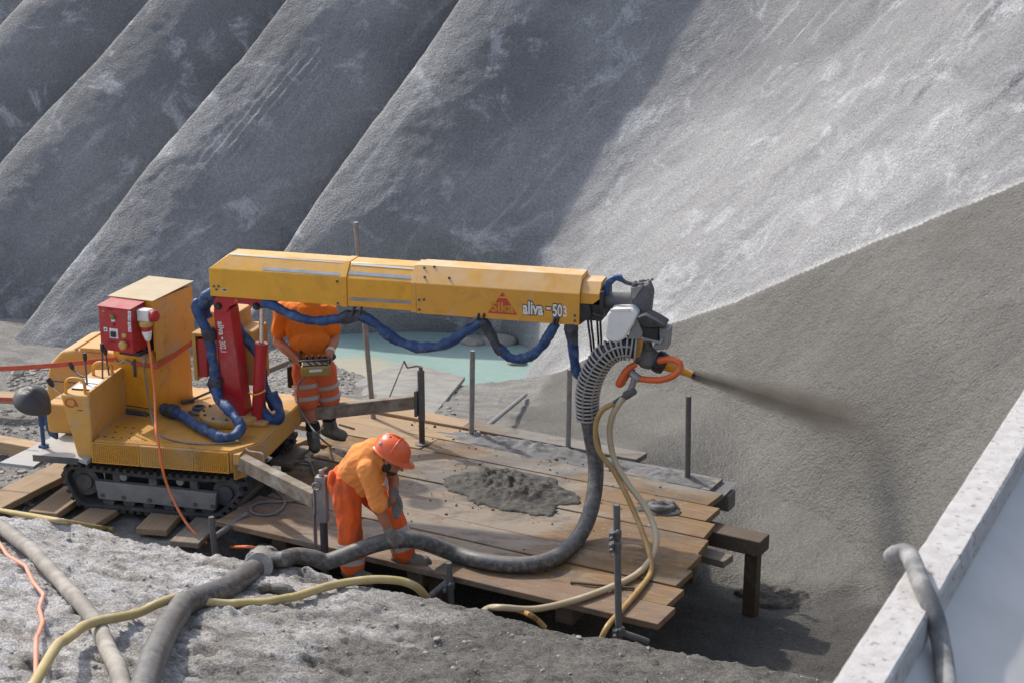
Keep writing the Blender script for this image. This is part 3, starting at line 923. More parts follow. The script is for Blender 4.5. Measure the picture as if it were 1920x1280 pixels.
bump(nt, b, noise(nt, tc.outputs['Object'], 9, 4, 0.6), 0.5, 0.02)
pr, pa = np.meshgrid(np.linspace(0.01, 1.12, 12), np.linspace(0, 2 * math.pi, 49), indexing='ij')
py = 20.7 + 1.85 * pr * np.sin(pa)
px = -0.85 - 0.16 * (py - 20.1) + 1.58 * pr * np.cos(pa)
water = link('pond_water', grid_mesh('pond_water', np.stack([px, py, 0 * px - 1.30], -1)), 'milky_water', 'structure')
# ------------------------------------------------------------------ the timber work deck
FLD = Vector((-2.364, 11.801, 0))
DA = math.atan2(-.469, .883)
deck = thing('work_platform', FLD, DA, 'timber work deck of long stained planks on beams and posts', 'work platform')
DM = ROOTW[deck]


def DK(a, c, z=0.0):
    return DM @ Vector((a, c, z))


ends = [3.824, 3.765, 3.71, 3.666, 3.617, 3.553, 3.461, 3.367, 3.254, 2.46]
starts = [0.0, -0.02, 0.05, -0.1, -0.25, -0.15, -0.3, -1.0, -0.75, -0.95]
PT = 0.05


def plank_mesh(L, W, T, seed):
    r = random.Random(seed)
    mb = MB()
    n = 6
    pts, fs = [], []
    for i in range(n + 1):
        x = L * i / n
        e = r.uniform(-.003, .003)
        z = r.uniform(-.003, .003)
        sk = (r.uniform(-.012, .012) if i == n else 0)
        pts += [(x + sk, e, z - T), (x - sk, W + e, z - T), (x - sk, W + e, z), (x + sk, e, z)]
    for i in range(n):
        for k in range(4):
            k2 = (k + 1) % 4
            fs.append((i * 4 + k, i * 4 + k2, (i + 1) * 4 + k2, (i + 1) * 4 + k))
    fs += [(3, 2, 1, 0), (n * 4, n * 4 + 1, n * 4 + 2, n * 4 + 3)]
    return mb.add(pts, fs)


def plank(parent, a0, a1, c, w, z, mat, seed, T=PT, rz=0.0):
    o = bpy.data.objects.new('plank', plank_mesh(a1 - a0, w, T, seed).mesh('plank'))
    COL.objects.link(o)
    o.parent = parent
    o.location = (a0, c, z)
    o.rotation_euler = (random.Random(seed).uniform(-.004, .004), random.Random(seed + 1).uniform(-.0015, .0015), rz)
    finish(o, mat, True, 0.006, 2)
    return o


for r in range(10):
    c = 0.305 * r + (0.0 if r < 9 else 0.0)
    a0, a1 = starts[r], ends[r]
    z = [0, -0.004, 0.003, 0.0, -0.003, 0.002, -0.002, 0.004, 0.001, 0.03][r]
    w = 0.297 if r < 9 else 0.20
    if r in (0,):
        plank(deck, a0, a1, c, w, z, 'front_plank_wood', 100 + r)
    elif r in (7, 8, 9):
        # a joint: newer pale boards towards the machine, soiled boards further out
        j = [0.62, 0.95, 0.7][r - 7]
        plank(deck, a0, j - .004, c, w, z, 'fresh_wood', 130 + r)
        plank(deck, j + .004, a1, c, w, z, 'deck_wood', 160 + r)
    elif r in (1, 2):
        plank(deck, a0, 1.20 - .2 * r, c, w, z, 'front_plank_wood', 120 + r)
        plank(deck, 1.208 - .2 * r, a1, c, w, z, 'deck_wood', 110 + r)
    else:
        plank(deck, a0, a1, c, w, z, 'deck_wood', 110 + r)
# bearers across under the planks, cap beams at the outer end, posts
for a in (0.5, 1.75, 3.0):
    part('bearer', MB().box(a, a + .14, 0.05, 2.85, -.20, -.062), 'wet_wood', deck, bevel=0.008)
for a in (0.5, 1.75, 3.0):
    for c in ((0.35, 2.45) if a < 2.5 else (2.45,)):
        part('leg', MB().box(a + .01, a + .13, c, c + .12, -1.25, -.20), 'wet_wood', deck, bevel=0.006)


def dkpix(u, v, z):
    return DM.inverted() @ Vector(PZ(u, v, z))


bA, bB = dkpix(1322, 992, -.10), dkpix(1428, 1016, -.10)
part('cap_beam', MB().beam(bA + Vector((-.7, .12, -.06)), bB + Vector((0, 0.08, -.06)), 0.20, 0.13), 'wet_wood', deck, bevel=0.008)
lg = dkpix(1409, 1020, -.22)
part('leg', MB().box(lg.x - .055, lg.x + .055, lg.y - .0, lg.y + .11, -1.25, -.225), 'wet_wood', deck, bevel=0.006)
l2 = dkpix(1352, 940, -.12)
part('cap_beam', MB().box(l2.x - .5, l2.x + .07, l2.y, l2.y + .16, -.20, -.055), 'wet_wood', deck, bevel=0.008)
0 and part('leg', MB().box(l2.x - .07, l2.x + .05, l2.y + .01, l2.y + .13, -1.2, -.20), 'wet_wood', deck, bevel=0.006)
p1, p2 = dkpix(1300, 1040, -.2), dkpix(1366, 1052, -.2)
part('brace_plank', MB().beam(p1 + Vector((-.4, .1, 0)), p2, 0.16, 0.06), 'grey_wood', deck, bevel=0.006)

# timbers laid under the tracks
GS = 'timbers laid under the tracks'


def sleeper(nl, nr, fl, length, z, T, label, mat='sleeper_wood', back=0.0):
    a, b, c = (Vector(PZ(*p, z)) for p in (nl, nr, fl))
    l = (c - a)
    l.z = 0
    l.normalize()
    w = (b - a).dot(Vector((l.y, -l.x, 0)))
    ang = math.atan2(l.y, l.x)
    me = plank_mesh(length + back, abs(w), T, hash(nl) & 1023).mesh('timber')
    o = bpy.data.objects.new('timber', me)
    COL.objects.link(o)
    base = a - l * back
    X = Vector((l.y, -l.x, 0))
    o.location = base + X * w if w > 0 else base
    o.location.z = z
    o.rotation_euler = (0, 0, ang)
    finish(o, mat, True, 0.008)
    ROOTW[o] = Matrix.Translation(o.location) @ Matrix.Rotation(ang, 4, 'Z')
    return tag(o, label, 'timber', GS)


ZT = -0.125
sleeper((-40, 936), (6, 950), (97, 868), 2.0, ZT, .06, 'longest timber at the left, reaching from the picture edge under the yellow machine', back=.3)
sleeper((54, 956), (102, 966), (121, 909), 1.7, ZT, .06, 'short thick timber end showing below the left tip of the rubber track')
sleeper((132, 973), (180, 981), (168, 950), 1.6, ZT, .055, 'timber end beneath the front left curve of the rubber track')
sleeper((255, 989), (308, 998), (281, 962), 1.6, ZT, .06, 'timber with split end beneath the middle of the rubber track')
sleeper((318, 1012), (372, 1018), (355, 978), 1.5, ZT, .05, 'timber between the split timber and the steel pipe stub under the track', mat='grey_wood')

# timbers and boards on the ground left of the machine
GB = 'boards lying left of the machine'


def board(a, b, w, t, label, mat='sleeper_wood', group=GB, name='board', cat='board'):
    a, b = Vector(a), Vector(b)
    d = b - a
    o = bpy.data.objects.new(name, plank_mesh(d.length, w, t, int(abs(a.x * 991 + a.y * 37)) + 5).mesh(name))
    COL.objects.link(o)
    o.location = a
    o.rotation_euler = d.to_track_quat('X', 'Z').to_euler()
    finish(o, mat, True, 0.006)
    ROOTW[o] = Matrix.Translation(a) @ o.rotation_euler.to_matrix().to_4x4()
    return tag(o, label, cat, group)


board(PZ(-60, 818, -.06), PZ(60, 838, -.06), .15, .12, 'thick pale beam at the left picture edge beside the grey steel sheet', mat='fresh_wood')
board(PZ(-60, 741, -.10), PZ(42, 748, -.10), .20, .06, 'pale board at the left picture edge behind the black seat', mat='fresh_wood')
# short offcuts stacked between machine and the standing worker
board(PZ(538, 838, .06), PZ(578, 822, .06), .12, .10, 'short squared offcut between the machine and the left boot of the standing worker', mat='fresh_wood', group='offcuts beside the machine', name='offcut', cat='offcut')
board(PZ(545, 868, .035), PZ(585, 835, .035), .20, .04, 'flat weathered offcut in front of the squared offcut beside the machine', mat='grey_wood', group='offcuts beside the machine', name='offcut', cat='offcut')
board(PZ(600, 852, .05), PZ(660, 826, .05), .16, .045, 'board on which the standing worker has set his boots', mat='sleeper_wood', group='offcuts beside the machine', name='offcut', cat='offcut') if False else None
board(PZ(496, 694, -.42), PZ(560, 668, -.42), .06, .06, 'weathered timber lying on the gravel behind the standing worker', mat='grey_wood')
# ------------------------------------------------------------------ the tracked spraying machine
MO = Vector((-3.609, 12.38, -0.12))
MYAW = math.radians(-12)
mach = thing('spraying_machine', MO, MYAW, 'yellow tracked concrete spraying machine with a long boom on a red mast', 'spraying machine')
MW = ROOTW[mach]
MI = MW.inverted()
MEX, MEY = MW.to_3x3() @ Vector((1, 0, 0)), MW.to_3x3() @ Vector((0, 1, 0))


def PM(u, v, y):
    """sight line met with the machine's own upright plane y, in machine coordinates"""
    return MI @ Vector(at_plane(u, v, MEY, MW @ Vector((0, y, 0))))


BF = Matrix.Translation((1.11, .68, .64)) @ Matrix.Rotation(math.radians(-3), 4, 'Z')     # boom frame in machine coordinates
BFW = MW @ BF
BEY = BFW.to_3x3() @ Vector((0, 1, 0))


def PB(u, v, y):
    """same for the boom's upright plane, in boom coordinates"""
    return BFW.inverted() @ Vector(at_plane(u, v, BEY, BFW @ Vector((0, y, 0))))


# tracks ------------------------------------------------------------
def track_outline():
    ctl = [(0.06, 0.0), (0.35, -0.004), (0.75, -0.004), (1.16, 0.0), (1.27, .05), (1.37, .15), (1.425, .235), (1.40, .31), (1.32, .345), (1.0, .335), (.6, .332),
           (.2, .345), (-.03, .352), (-.10, .315), (-.118, .24), (-.07, .11), (-.02, .04)]
    P = [Vector((x, 0, z)) for x, z in ctl]
    out = []
    n = len(P)
    for i in range(n):
        p0, p1, p2, p3 = P[i - 1], P[i], P[(i + 1) % n], P[(i + 2) % n]
        for k in range(6):
            t = k / 6
            out.append(0.5 * ((2 * p1) + (p2 - p0) * t + (2 * p0 - 5 * p1 + 4 * p2 - p3) * t * t + (3 * p1 - p0 - 3 * p2 + p3) * t ** 3))
    return out


TO = track_outline()


def make_track(y0, y1):
    cen = Vector((.65, 0, .17))
    n = len(TO)
    mb = MB()
    pts, fs = [], []
    for i, p in enumerate(TO):
        d = (TO[(i + 1) % n] - TO[i - 1]).normalized()
        nr = Vector((-d.z, 0, d.x))
        q = p + nr * 0.028
        for (pp, y) in ((p, y0), (p, y1), (q, y1), (q, y0)):
            pts.append((pp.x, y, pp.z))
    for i in range(n):
        j = (i + 1) % n
        for k in range(4):
            k2 = (k + 1) % 4
            fs.append((i * 4 + k, i * 4 + k2, j * 4 + k2, j * 4 + k))
    mb.add(pts, fs)
    tr = part('track', mb, 'rubber', mach, bevel=0.004)
    # tread lugs
    L = [0]
    for i in range(n):
        L.append(L[-1] + (TO[(i + 1) % n] - TO[i]).length)
    N = 52
    lug = MB().box(-.019, .019, 0, (y1 - y0) * .52, -.012, .022).mesh('tread_lug')
    lug2 = lug.copy()
    for k in range(N):
        s = L[-1] * k / N
        i = max(j for j in range(n) if L[j] <= s)
        t = (s - L[i]) / (L[i + 1] - L[i])
        p = TO[i].lerp(TO[(i + 1) % n], t)
        d = (TO[(i + 1) % n] - TO[i]).normalized()
        for half in (0, 1):
            o = bpy.data.objects.new('tread_lug', lug)
            COL.objects.link(o)
            o.parent = tr
            skew = 0.33 if half == 0 else -0.33
            R = Matrix(((d.x, 0, d.z), (0, 1, 0), (d.z, 0, -d.x))).transposed()
            # outward normal (away from the centre)
            nr = Vector((d.z, 0, -d.x))
            Rm = Matrix((d, Vector((0, 1, 0)), nr)).transposed().to_4x4()
            o.matrix_local = Matrix.Translation(Vector((p.x, y0 + (0 if half == 0 else (y1 - y0) * .48), p.z)) + nr * 0.004) @ Rm @ Matrix.Rotation(skew, 4, 'Z')
    lug.materials.append(MATS['rubber'])
    part('track_frame', MB().prism([(.17, y0 + .004, .080), (1.20, y0 + .004, .062), (1.22, y0 + .004, .215), (.15, y0 + .004, .240)], (0, .06, 0)), 'track_plate', mach, bevel=0.006)
    bm_ = MB().cyl((0, 0, 0), (0, -.012, 0), .019, 8).mesh('bolt')
    bm_.materials.append(MATS['dark_steel'])
    fr = [c for c in mach.children if c.name.startswith('track_frame')][-1]
    for x in (.21, .40, .63, .84, 1.03, 1.18):
        o = bpy.data.objects.new('bolt', bm_)
        COL.objects.link(o)
        o.parent = fr
        o.location = (x, y0 + .0035, .115 - .012 * x)
    for (x, z, r) in ((.03, .2, .125), (1.28, .2, .115)):
        w = part('sprocket', MB().lathe((x, y0 + .05, z), (x, y0 + .19, z), [(0, r * .3), (0, r * .55), (.15, r * .6), (.15, r), (.85, r), (.85, r * .5), (1, r * .5)], 20), 'dark_steel', mach)
    for x in (.25, .43, .61, .79, .97, 1.12):
        part('roller', MB().cyl((x, y0 + .03, .062), (x, y0 + .19, .062), .052, 14), 'dark_steel', mach)
    for x in (.4, .9):
        part('carrier_roller', MB().cyl((x, y0 + .02, .285), (x, y0 + .17, .285), .032, 14), 'grey_steel', mach)
    for x in (.30, .62, .98):
        part('track_bracket', MB().box(x, x + .07, y0 + .03, y0 + .09, .22, .31), 'dark_steel', mach, bevel=0.004)
    return tr


make_track(0.0, 0.23)
make_track(1.12, 1.35)
part('undercarriage', MB().box(.12, 1.22, .24, 1.12, .14, .418), 'dark_steel', mach, bevel=.01)
part('cross_member', MB().box(1.22, 1.36, .16, 1.2, .27, .40), 'dark_steel', mach, bevel=.008)

# platform ------------------------------------------------------------
ZP0, ZP1 = .425, .612
plat = [(.20, -.045, 0), (1.385, -.045, 0), (1.545, .175, 0), (1.545, 1.20, 0), (1.38, 1.42, 0), (.0, 1.42, 0), (.0, .10, 0), (.20, .10, 0)]
pf = part('platform', MB().prism([(x, y, ZP0) for x, y, _ in plat], (0, 0, ZP1 - ZP0)), 'dusty_yellow', mach, bevel=.006)
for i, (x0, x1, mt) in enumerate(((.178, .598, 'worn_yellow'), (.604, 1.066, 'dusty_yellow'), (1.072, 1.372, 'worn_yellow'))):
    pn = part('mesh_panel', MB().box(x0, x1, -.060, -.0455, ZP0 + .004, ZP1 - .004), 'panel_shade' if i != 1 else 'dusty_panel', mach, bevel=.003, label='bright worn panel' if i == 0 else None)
    # raised diagonal grating strands
    g = MB()
    z0, z1 = ZP0 + .012, ZP1 - .012
    H_ = z1 - z0
    st = .034
    k = x0 - H_ * 1.6
    while k < x1:
        for sgn in (1, -1):
            a = Vector((k, -.0635, z0 if sgn > 0 else z1))
            b = Vector((k + H_ * 1.6, -.0635, z1 if sgn > 0 else z0))
            ta = max(0, (x0 + .006 - a.x) / (b.x - a.x))
            tb = min(1, (x1 - .006 - a.x) / (b.x - a.x))
            if tb > ta + .03:
                g.beam(a.lerp(b, ta), a.lerp(b, tb), .0095, .006, up=(0, 1, 0))
        k += st
    g.box(x0, x1, -.066, -.0605, ZP0 + .004, ZP0 + .014).box(x0, x1, -.066, -.0605, ZP1 - .014, ZP1 - .004).box(x0, x0 + .009, -.066, -.0605, ZP0 + .015, ZP1 - .015).box(x1 - .009, x1, -.066, -.0605, ZP0 + .015, ZP1 - .015)
    part('grating', g, mt, pn, smooth=False, kind='stuff')
# deck sheets on top: front tread strip with punched holes, plain rear
tp = part('deck_plate', MB().prism([(.205, -.04, ZP1 + .001), (1.38, -.04, ZP1 + .001), (1.535, .18, ZP1 + .001), (1.535, 1.18, ZP1 + .001), (.42, 1.18, ZP1 + .001), (.42, .58, ZP1 + .001), (.205, .58, ZP1 + .001)], (0, 0, .006)),
          'worn_yellow', mach, bevel=.002)
hole = MB().cyl((0, 0, 0), (0, 0, .0016), .011, 10).mesh('punched_hole')
hole.materials.append(MATS['black_print'])
for i in range(4):
    for j in range(3):
        if (i, j) in ((3, 2), (1, 1)):
            continue
        o = bpy.data.objects.new('punched_hole', hole)
        COL.objects.link(o)
        o.parent = tp
        o.location = (.25 + .072 * i + .035 * (j % 2), .05 + .12 * j, ZP1 + .0075)
gs = MB()
for i in range(30):
    x = .23 + i * .033
    gs.beam((x, -.03, ZP1 + .008), (x + .05, .035, ZP1 + .008), .006, .004)
    gs.beam((x + .05, -.03, ZP1 + .0085), (x, .035, ZP1 + .0085), .006, .004)
part('tread_strip', gs, 'worn_yellow', tp, smooth=False, kind='stuff')
# slewing ring
sl = part('slewing_ring', MB().lathe((1.11, .68, ZP1 + .008), (1.11, .68, ZP1 + .075), [(0, .262), (.1, .27), (.85, .27), (1, .258)], 40), 'dusty_yellow', mach, angle=50)
bolt2 = MB().cyl((0, 0, 0), (0, 0, .014), .012, 6).mesh('ring_bolt')
bolt2.materials.append(MATS['dark_steel'])
for k in range(12):
    o = bpy.data.objects.new('ring_bolt', bolt2)
    COL.objects.link(o)
    o.parent = sl
    o.location = (1.11 + .235 * math.cos(k * math.pi / 6 + .2), .68 + .235 * math.sin(k * math.pi / 6 + .2), ZP1 + .074)

# switch cabinet ------------------------------------------------------------
CF = Matrix.Translation((.059, .688, ZP1 + .004)) @ Matrix.Rotation(math.radians(-11), 4, 'Z')
CFW = MW @ CF
CEY = CFW.to_3x3() @ Vector((0, 1, 0))


def PC(u, v, y):
    return CFW.inverted() @ Vector(at_plane(u, v, CEY, CFW @ Vector((0, y, 0))))


def CB():
    return MB(CF)


cab = part('cabinet', CB().box(.0, .40, 0, .56, 0, .575), 'yellow_paint', mach, bevel=.006)
part('cabinet_top', CB().box(.015, .035, 0.004, .56, .576, 1.015).box(.425, .44, 0.0, .57, .576, 1.015).box(.036, .424, .50, .565, .576, 1.015)
     .box(.036, .424, .0, .02, .93, 1.015).box(.036, .32, .02, .05, .576, .93), 'yellow_paint', mach, bevel=.003)
part('cabinet_recess', CB().box(.30, .424, .06, .08, .576, .93), 'black_plastic', mach)
part('cabinet_side', CB().box(.4405, .447, .0, .575, .50, 1.016), 'dusty_yellow', mach, bevel=.003)
part('cabinet_lid', CB().hexa([(.0, -.015, 1.016), (.46, -.02, 1.020), (.46, .59, 1.046), (.0, .58, 1.046), (.0, -.015, 1.024), (.46, -.02, 1.028), (.46, .59, 1.054), (.0, .58, 1.054)]), 'lid_paint', mach, bevel=.002)
part('door_latch', CB().box(.205, .232, -.012, -.0015, .33, .49), 'dark_steel', mach, bevel=.004)
part('door_seam', CB().box(.0, .4, -.003, -.0005, .055, .062), 'black_print', mach)
part('foot_bracket', CB().box(.03, .33, -.05, -.002, .0, .022).beam((.05, -.04, .035), (.31, -.03, .03), .016, .02), 'dark_steel', mach, bevel=.003)
# red control box
y0 = -.215
bx0, bx1, bz0, bz1 = PC(160 + 172 / 5.818, 500 + 900 / 5.818, y0), PC(160 + 525 / 5.818, 500 + 940 / 5.818, y0), 0, 0
zt_ = PC(160 + 340 / 5.818, 500 + 455 / 5.818, y0).z
zb_ = PC(160 + 340 / 5.818, 500 + 925 / 5.818, y0).z
X0, X1 = bx0.x, bx1.x
rb = part('control_box', CB().box(X0, X1, y0, -.004, zb_, zt_), 'red_paint', mach, bevel=.008)
part('box_lid', CB().hexa([(X0 - .006, y0 - .012, zt_ + .001), (X1 + .006, y0 - .012, zt_ + .001), (X1 + .006, -.004, zt_ + .018), (X0 - .006, -.004, zt_ + .018),
                           (X0 - .006, y0 - .012, zt_ + .007), (X1 + .006, y0 - .012, zt_ + .007), (X1 + .006, -.004, zt_ + .024), (X0 - .006, -.004, zt_ + .024)]), 'red_paint', rb, bevel=.002)


def zc(x, y):
    return PC(160 + x / 5.818, 500 + y / 5.818, y0 - .002)


def plate(name, c, w, h, mat, t=.004, par=None, yy=None):
    yy = (y0 - .001) if yy is None else yy
    return part(name, CB().box(c.x - w / 2, c.x + w / 2, yy - t, yy, c.z - h / 2, c.z + h / 2), mat, par or rb, bevel=.001)


plate('label_plate', zc(312, 728), .085, .085, 'white_print')
c = zc(312, 732)
part('switch', CB().box(c.x - .024, c.x + .024, y0 - .022, y0 - .0055, c.z - .026, c.z + .022), 'black_plastic', rb, bevel=.004)
plate('label_plate', zc(222, 683), .036, .036, 'white_print')
plate('label_dot', zc(222, 683), .014, .014, 'black_print', t=.003, yy=y0 - .0052)
c = zc(303, 552)
part('button', CB().lathe((c.x, y0, c.z), (c.x, y0 - .02, c.z), [(0, .020), (.7, .020), (1, .013)], 14), 'green_button', rb)
c = zc(300, 628)
part('button', CB().lathe((c.x, y0, c.z), (c.x, y0 - .016, c.z), [(0, .018), (.7, .018), (1, .012)], 14), 'red_paint', rb)
plate('label_plate', zc(304, 588), .036, .022, 'white_print')
c = zc(430, 750)
part('button', CB().lathe((c.x, y0, c.z), (c.x, y0 - .022, c.z), [(0, .022), (.7, .022), (1, .014)], 16), 'yellow_button', rb)
c = zc(430, 848)
part('stop_button', CB().lathe((c.x, y0, c.z), (c.x, y0 - .05, c.z), [(0, .026), (.4, .026), (.45, .036), (.8, .036), (1, .024)], 20), 'yellow_button', rb)
for (x, y) in ((482, 510), (482, 565), (482, 630), (486, 685)):
    plate('sticker', zc(x, y), .030, .040, 'white_print')
    plate('sticker_print', zc(x + 4, y + 3), .016, .018, 'violet_print', t=.002, yy=y0 - .0052)
c = zc(195, 483)
part('warning_mark', CB().prism([(c.x - .014, y0 - .001, c.z - .010), (c.x + .014, y0 - .001, c.z - .010), (c.x, y0 - .001, c.z + .014)], (0, -.002, 0)), 'yellow_print', rb)
plate('label_strip', zc(300, 815), .05, .008, 'black_print', t=.002)
plate('label_strip', zc(270, 470), .05, .008, 'black_print', t=.002)
# socket and plug
c = PC(160 + 640 / 5.818, 500 + 530 / 5.818, -.10)
sk = part('socket', CB().box(X1 + .002, X1 + .12, -.145, -.055, c.z - .05, c.z + .055), 'white_plastic', mach, bevel=.012)
part('socket_lid', CB().lathe((X1 + .125, -.10, c.z), (X1 + .175, -.10, c.z + .01), [(0, .045), (.8, .05), (1, .04)], 18), 'red_paint', sk)
pt = Vector((X1 + .085, -.135, c.z - .05))
pb = PC(278, 639, -.13)
part('plug_collar', CB().lathe(pt + Vector((0, 0, .012)), pt + Vector((0, 0, -.03)), [(0, .05), (.2, .055), (.8, .055), (1, .05)], 20), 'yellow_button', mach)
part('plug', CB().lathe(pt + Vector((0, 0, -.03)), pb, [(0, .045), (.3, .043), (.34, .036)], 18), 'red_paint', mach)
part('plug_grip', CB().lathe(pt + (pb - pt) * .30 + Vector((0, 0, -.02)), pb, [(0, .040), (.15, .043), (.6, .032), (.9, .024), (1, .014)], 18), 'white_plastic', mach)
c = PC(269, 661, -.05)
gl = part('cable_outlet', CB().ell(c, (.034, .034, .045)).lathe(c + Vector((0, 0, -.03)), c + Vector((0, 0, -.09)), [(0, .02), (.5, .02), (1, .014)], 12), 'grey_steel', mach)
part('box_bracket', CB().box(X0 + .14, X1 + .02, -.16, -.004, zb_ - .04, zb_ - .004), 'black_plastic', mach, bevel=.005)

# driver's stand ------------------------------------------------------------
ctl = [PM(112, 732, -.02), PM(166, 738, -.02), PM(172, 860, -.02), PM(146, 856, -.02)]
x_tl, x_tr, x_br, x_bl = ctl[0].x, ctl[1].x, .168, ctl[3].x
zt2 = .985
stand = part('control_stand', MB().hexa([(x_bl, -.02, .44), (.17, -.02, .44), (.17, .66, .44), (x_bl, .60, .44), (x_tl, -.02, zt2), (.17, -.02, zt2), (.17, .66, zt2 + .02), (x_tl, .60, zt2 + .02)]), 'dusty_yellow', mach, bevel=.014)
part('stand_lip', MB().beam((.155, .0, zt2 + .012), (.155, .62, zt2 + .03), .03, .03), 'dusty_yellow', stand, bevel=.004)
for (ya, yb) in ((.12, .24), (.27, .38)):
    part('instruction_plate', MB().hexa([(x_tl + .04, ya, zt2 + .006), (.13, ya, zt2 + .006), (.13, yb, zt2 + .011), (x_tl + .04, yb, zt2 + .011), (x_tl + .04, ya, zt2 + .010), (.13, ya, zt2 + .010), (.13, yb, zt2 + .015), (x_tl + .04, yb, zt2 + .015)]), 'white_print', stand)
    part('plate_frame', MB().beam((x_tl + .04, ya - .012, zt2 + .011), (.13, ya - .012, zt2 + .011), .012, .008), 'black_print', stand)
for (ya, xx) in ((.02, .02), (.46, .05)):
    part('grab_handle', MB().tube([(x_tl + .01 + xx, ya, zt2), (x_tl + .015 + xx, ya + .01, zt2 + .09), (x_tl + .06 + xx, ya + .015, zt2 + .125), (x_tl + .14 + xx, ya + .02, zt2 + .12), (x_tl + .17 + xx, ya + .02, zt2 + .09), (x_tl + .175 + xx, ya + .02, zt2)], .014, 10), 'yellow_paint', stand)
for (xx, ya, hh, lean) in ((.04, .22, .24, 0), (.09, .40, .27, .02), (.12, .47, .22, -.02)):
    lv = part('lever', MB().cyl((xx, ya, zt2 + .005), (xx + lean, ya, zt2 + hh), .008, 8), 'dark_steel', stand)
    part('lever_knob', MB().lathe((xx + lean, ya, zt2 + hh - .02), (xx + lean, ya, zt2 + hh + .05), [(0, .012), (.4, .018), (1, .016)], 12), 'black_plastic', lv)
lv = part('lever', MB().tube([(x_tl + .01, .1, .93), (x_tl - .06, .06, .98), (x_tl - .10, .02, 1.05)], .009, 8), 'chrome', stand)
a = Vector((x_tl - .085, .035, 1.03))
part('lever_knob', MB().lathe(a, a + Vector((-.035, -.02, .075)), [(0, .014), (.4, .024), (1, .02)], 12), 'black_plastic', lv)
lv = part('lever', MB().tube([(x_tl + .06, .34, 1.02), (x_tl - .02, .38, 1.02), (x_tl - .1, .42, 1.05)], .008, 8), 'dark_steel', stand)
part('lever_knob', MB().lathe((x_tl - .1, .42, 1.05), (x_tl - .13, .43, 1.11), [(0, .012), (.4, .02), (1, .016)], 12), 'black_plastic', lv)
# painted mark on the stand
c = PM(141, 755, -.0215)
part('painted_mark', MB().tube([(c.x - .04 + .045 * math.cos(t) * (1 if t < 5 else .9), -.0235, c.z + .035 * math.sin(t)) for t in [i * .55 for i in range(13)]] + [(c.x + .02, -.0235, c.z - .03)], .005, 6), 'red_print', stand)
part('name_mark', MB().beam((c.x + .015, -.0225, c.z - .06), (c.x + .06, -.0225, c.z - .06), .004, .004), 'black_print', stand)
# foot plates, seat
part('foot_plate', MB().prism([(-.345, -.075, .425), (.06, -.075, .425), (.16, -.12, .425), (.16, .0, .425), (.02, .0, .425), (-.02, .62, .425), (-.31, .62, .425)], (0, 0, .035)), 'plate_grey', mach, bevel=.005)
part('plate_edge', MB().box(-.345, .06, -.083, -.0765, .405, .462), 'dark_steel', mach, bevel=.002)
part('step_plate', MB().hexa([(-.73, .05, .285), (-.40, .02, .285), (-.36, .80, .305), (-.52, .86, .305), (-.73, .05, .315), (-.40, .02, .315), (-.36, .80, .335), (-.52, .86, .335)]), 'plate_grey', mach, bevel=.004)
0 and part('step_support', MB().box(-.50, -.36, .3, .36, .08, .283).box(-.62, -.3, .26, .40, -.06, .08), 'dark_steel', mach, bevel=.006)
sc_ = PM(62, 752, .12)
seat_post = part('seat_post', MB().cyl((-.338, .10, .46), (-.338, .10, sc_.z - .06), .018, 12).box(-.37, -.306, .07, .13, .4605, .485).cyl((-.338, .10, sc_.z - .2), (-.338, .10, sc_.z - .1), .026, 12), 'blue_wrap', mach)


def pan_seat():
    mb = MB()
    n, m = 24, 10
    pts, fs = [], []
    R = Euler((math.radians(18), math.radians(16), math.radians(-12))).to_matrix()
    for j in range(m + 1):
        r = j / m
        for k in range(n):
            t = 2 * math.pi * k / n
            x = .175 * r * math.cos(t) * (1 + .1 * math.cos(2 * t))
            y = .165 * r * math.sin(t)
            z = .085 * r ** 2.4 - .03 * math.exp(-((x / .05) ** 2)) * r + (.03 * math.cos(t) * r ** 3) + .055 * r ** 3 * (math.sin(t) > 0) * math.sin(t)
            pts.append(Vector((sc_.x, sc_.y, sc_.z)) + R @ Vector((x, y, z)))
    b = len(pts)
    for j in range(m + 1):
        r = j / m
        for k in range(n):
            t = 2 * math.pi * k / n
            x = .18 * r * math.cos(t) * (1 + .1 * math.cos(2 * t))
            y = .17 * r * math.sin(t)
            z = .085 * r ** 2.4 - .045 + .03 * math.cos(t) * r ** 3 + .055 * r ** 3 * (math.sin(t) > 0) * math.sin(t) - .02 * (1 - r)
            pts.append(Vector((sc_.x, sc_.y, sc_.z)) + R @ Vector((x, y, z)))
    for s in (0, b):
        for j in range(m):
            for k in range(n):
                k2 = (k + 1) % n
                fs.append((s + j * n + k, s + j * n + k2, s + (j + 1) * n + k2, s + (j + 1) * n + k))
    for k in range(n):
        k2 = (k + 1) % n
        fs.append((m * n + k, m * n + k2, b + m * n + k2, b + m * n + k))
    return mb.add(pts, fs)


R_ = Euler((math.radians(20), math.radians(14), math.radians(-16))).to_matrix()
sm_b = MB().ell(sc_ + Vector((0, 0, .01)), (.175, .15, .085), R_, 28, 16)
vv = []
for p in sm_b.v:
    q = R_.transposed() @ (Vector(p) - sc_)
    taper = 1 - .45 * max(0, q.x / .175) ** 1.3
    q.y *= taper
    q.z += .035 * math.exp(-((q.x + .03) / .07) ** 2) * math.exp(-((q.y) / .07) ** 2) - .03 * math.exp(-(q.y / .03) ** 2) * (q.x > -.1) * (q.z > 0) - .05 * max(0, q.x / .175)
    q.z = max(q.z, -.055)
    vv.append(tuple(sc_ + R_ @ q))
sm_b.v = vv
part('seat', sm_b, 'seat_plastic', mach, angle=75)
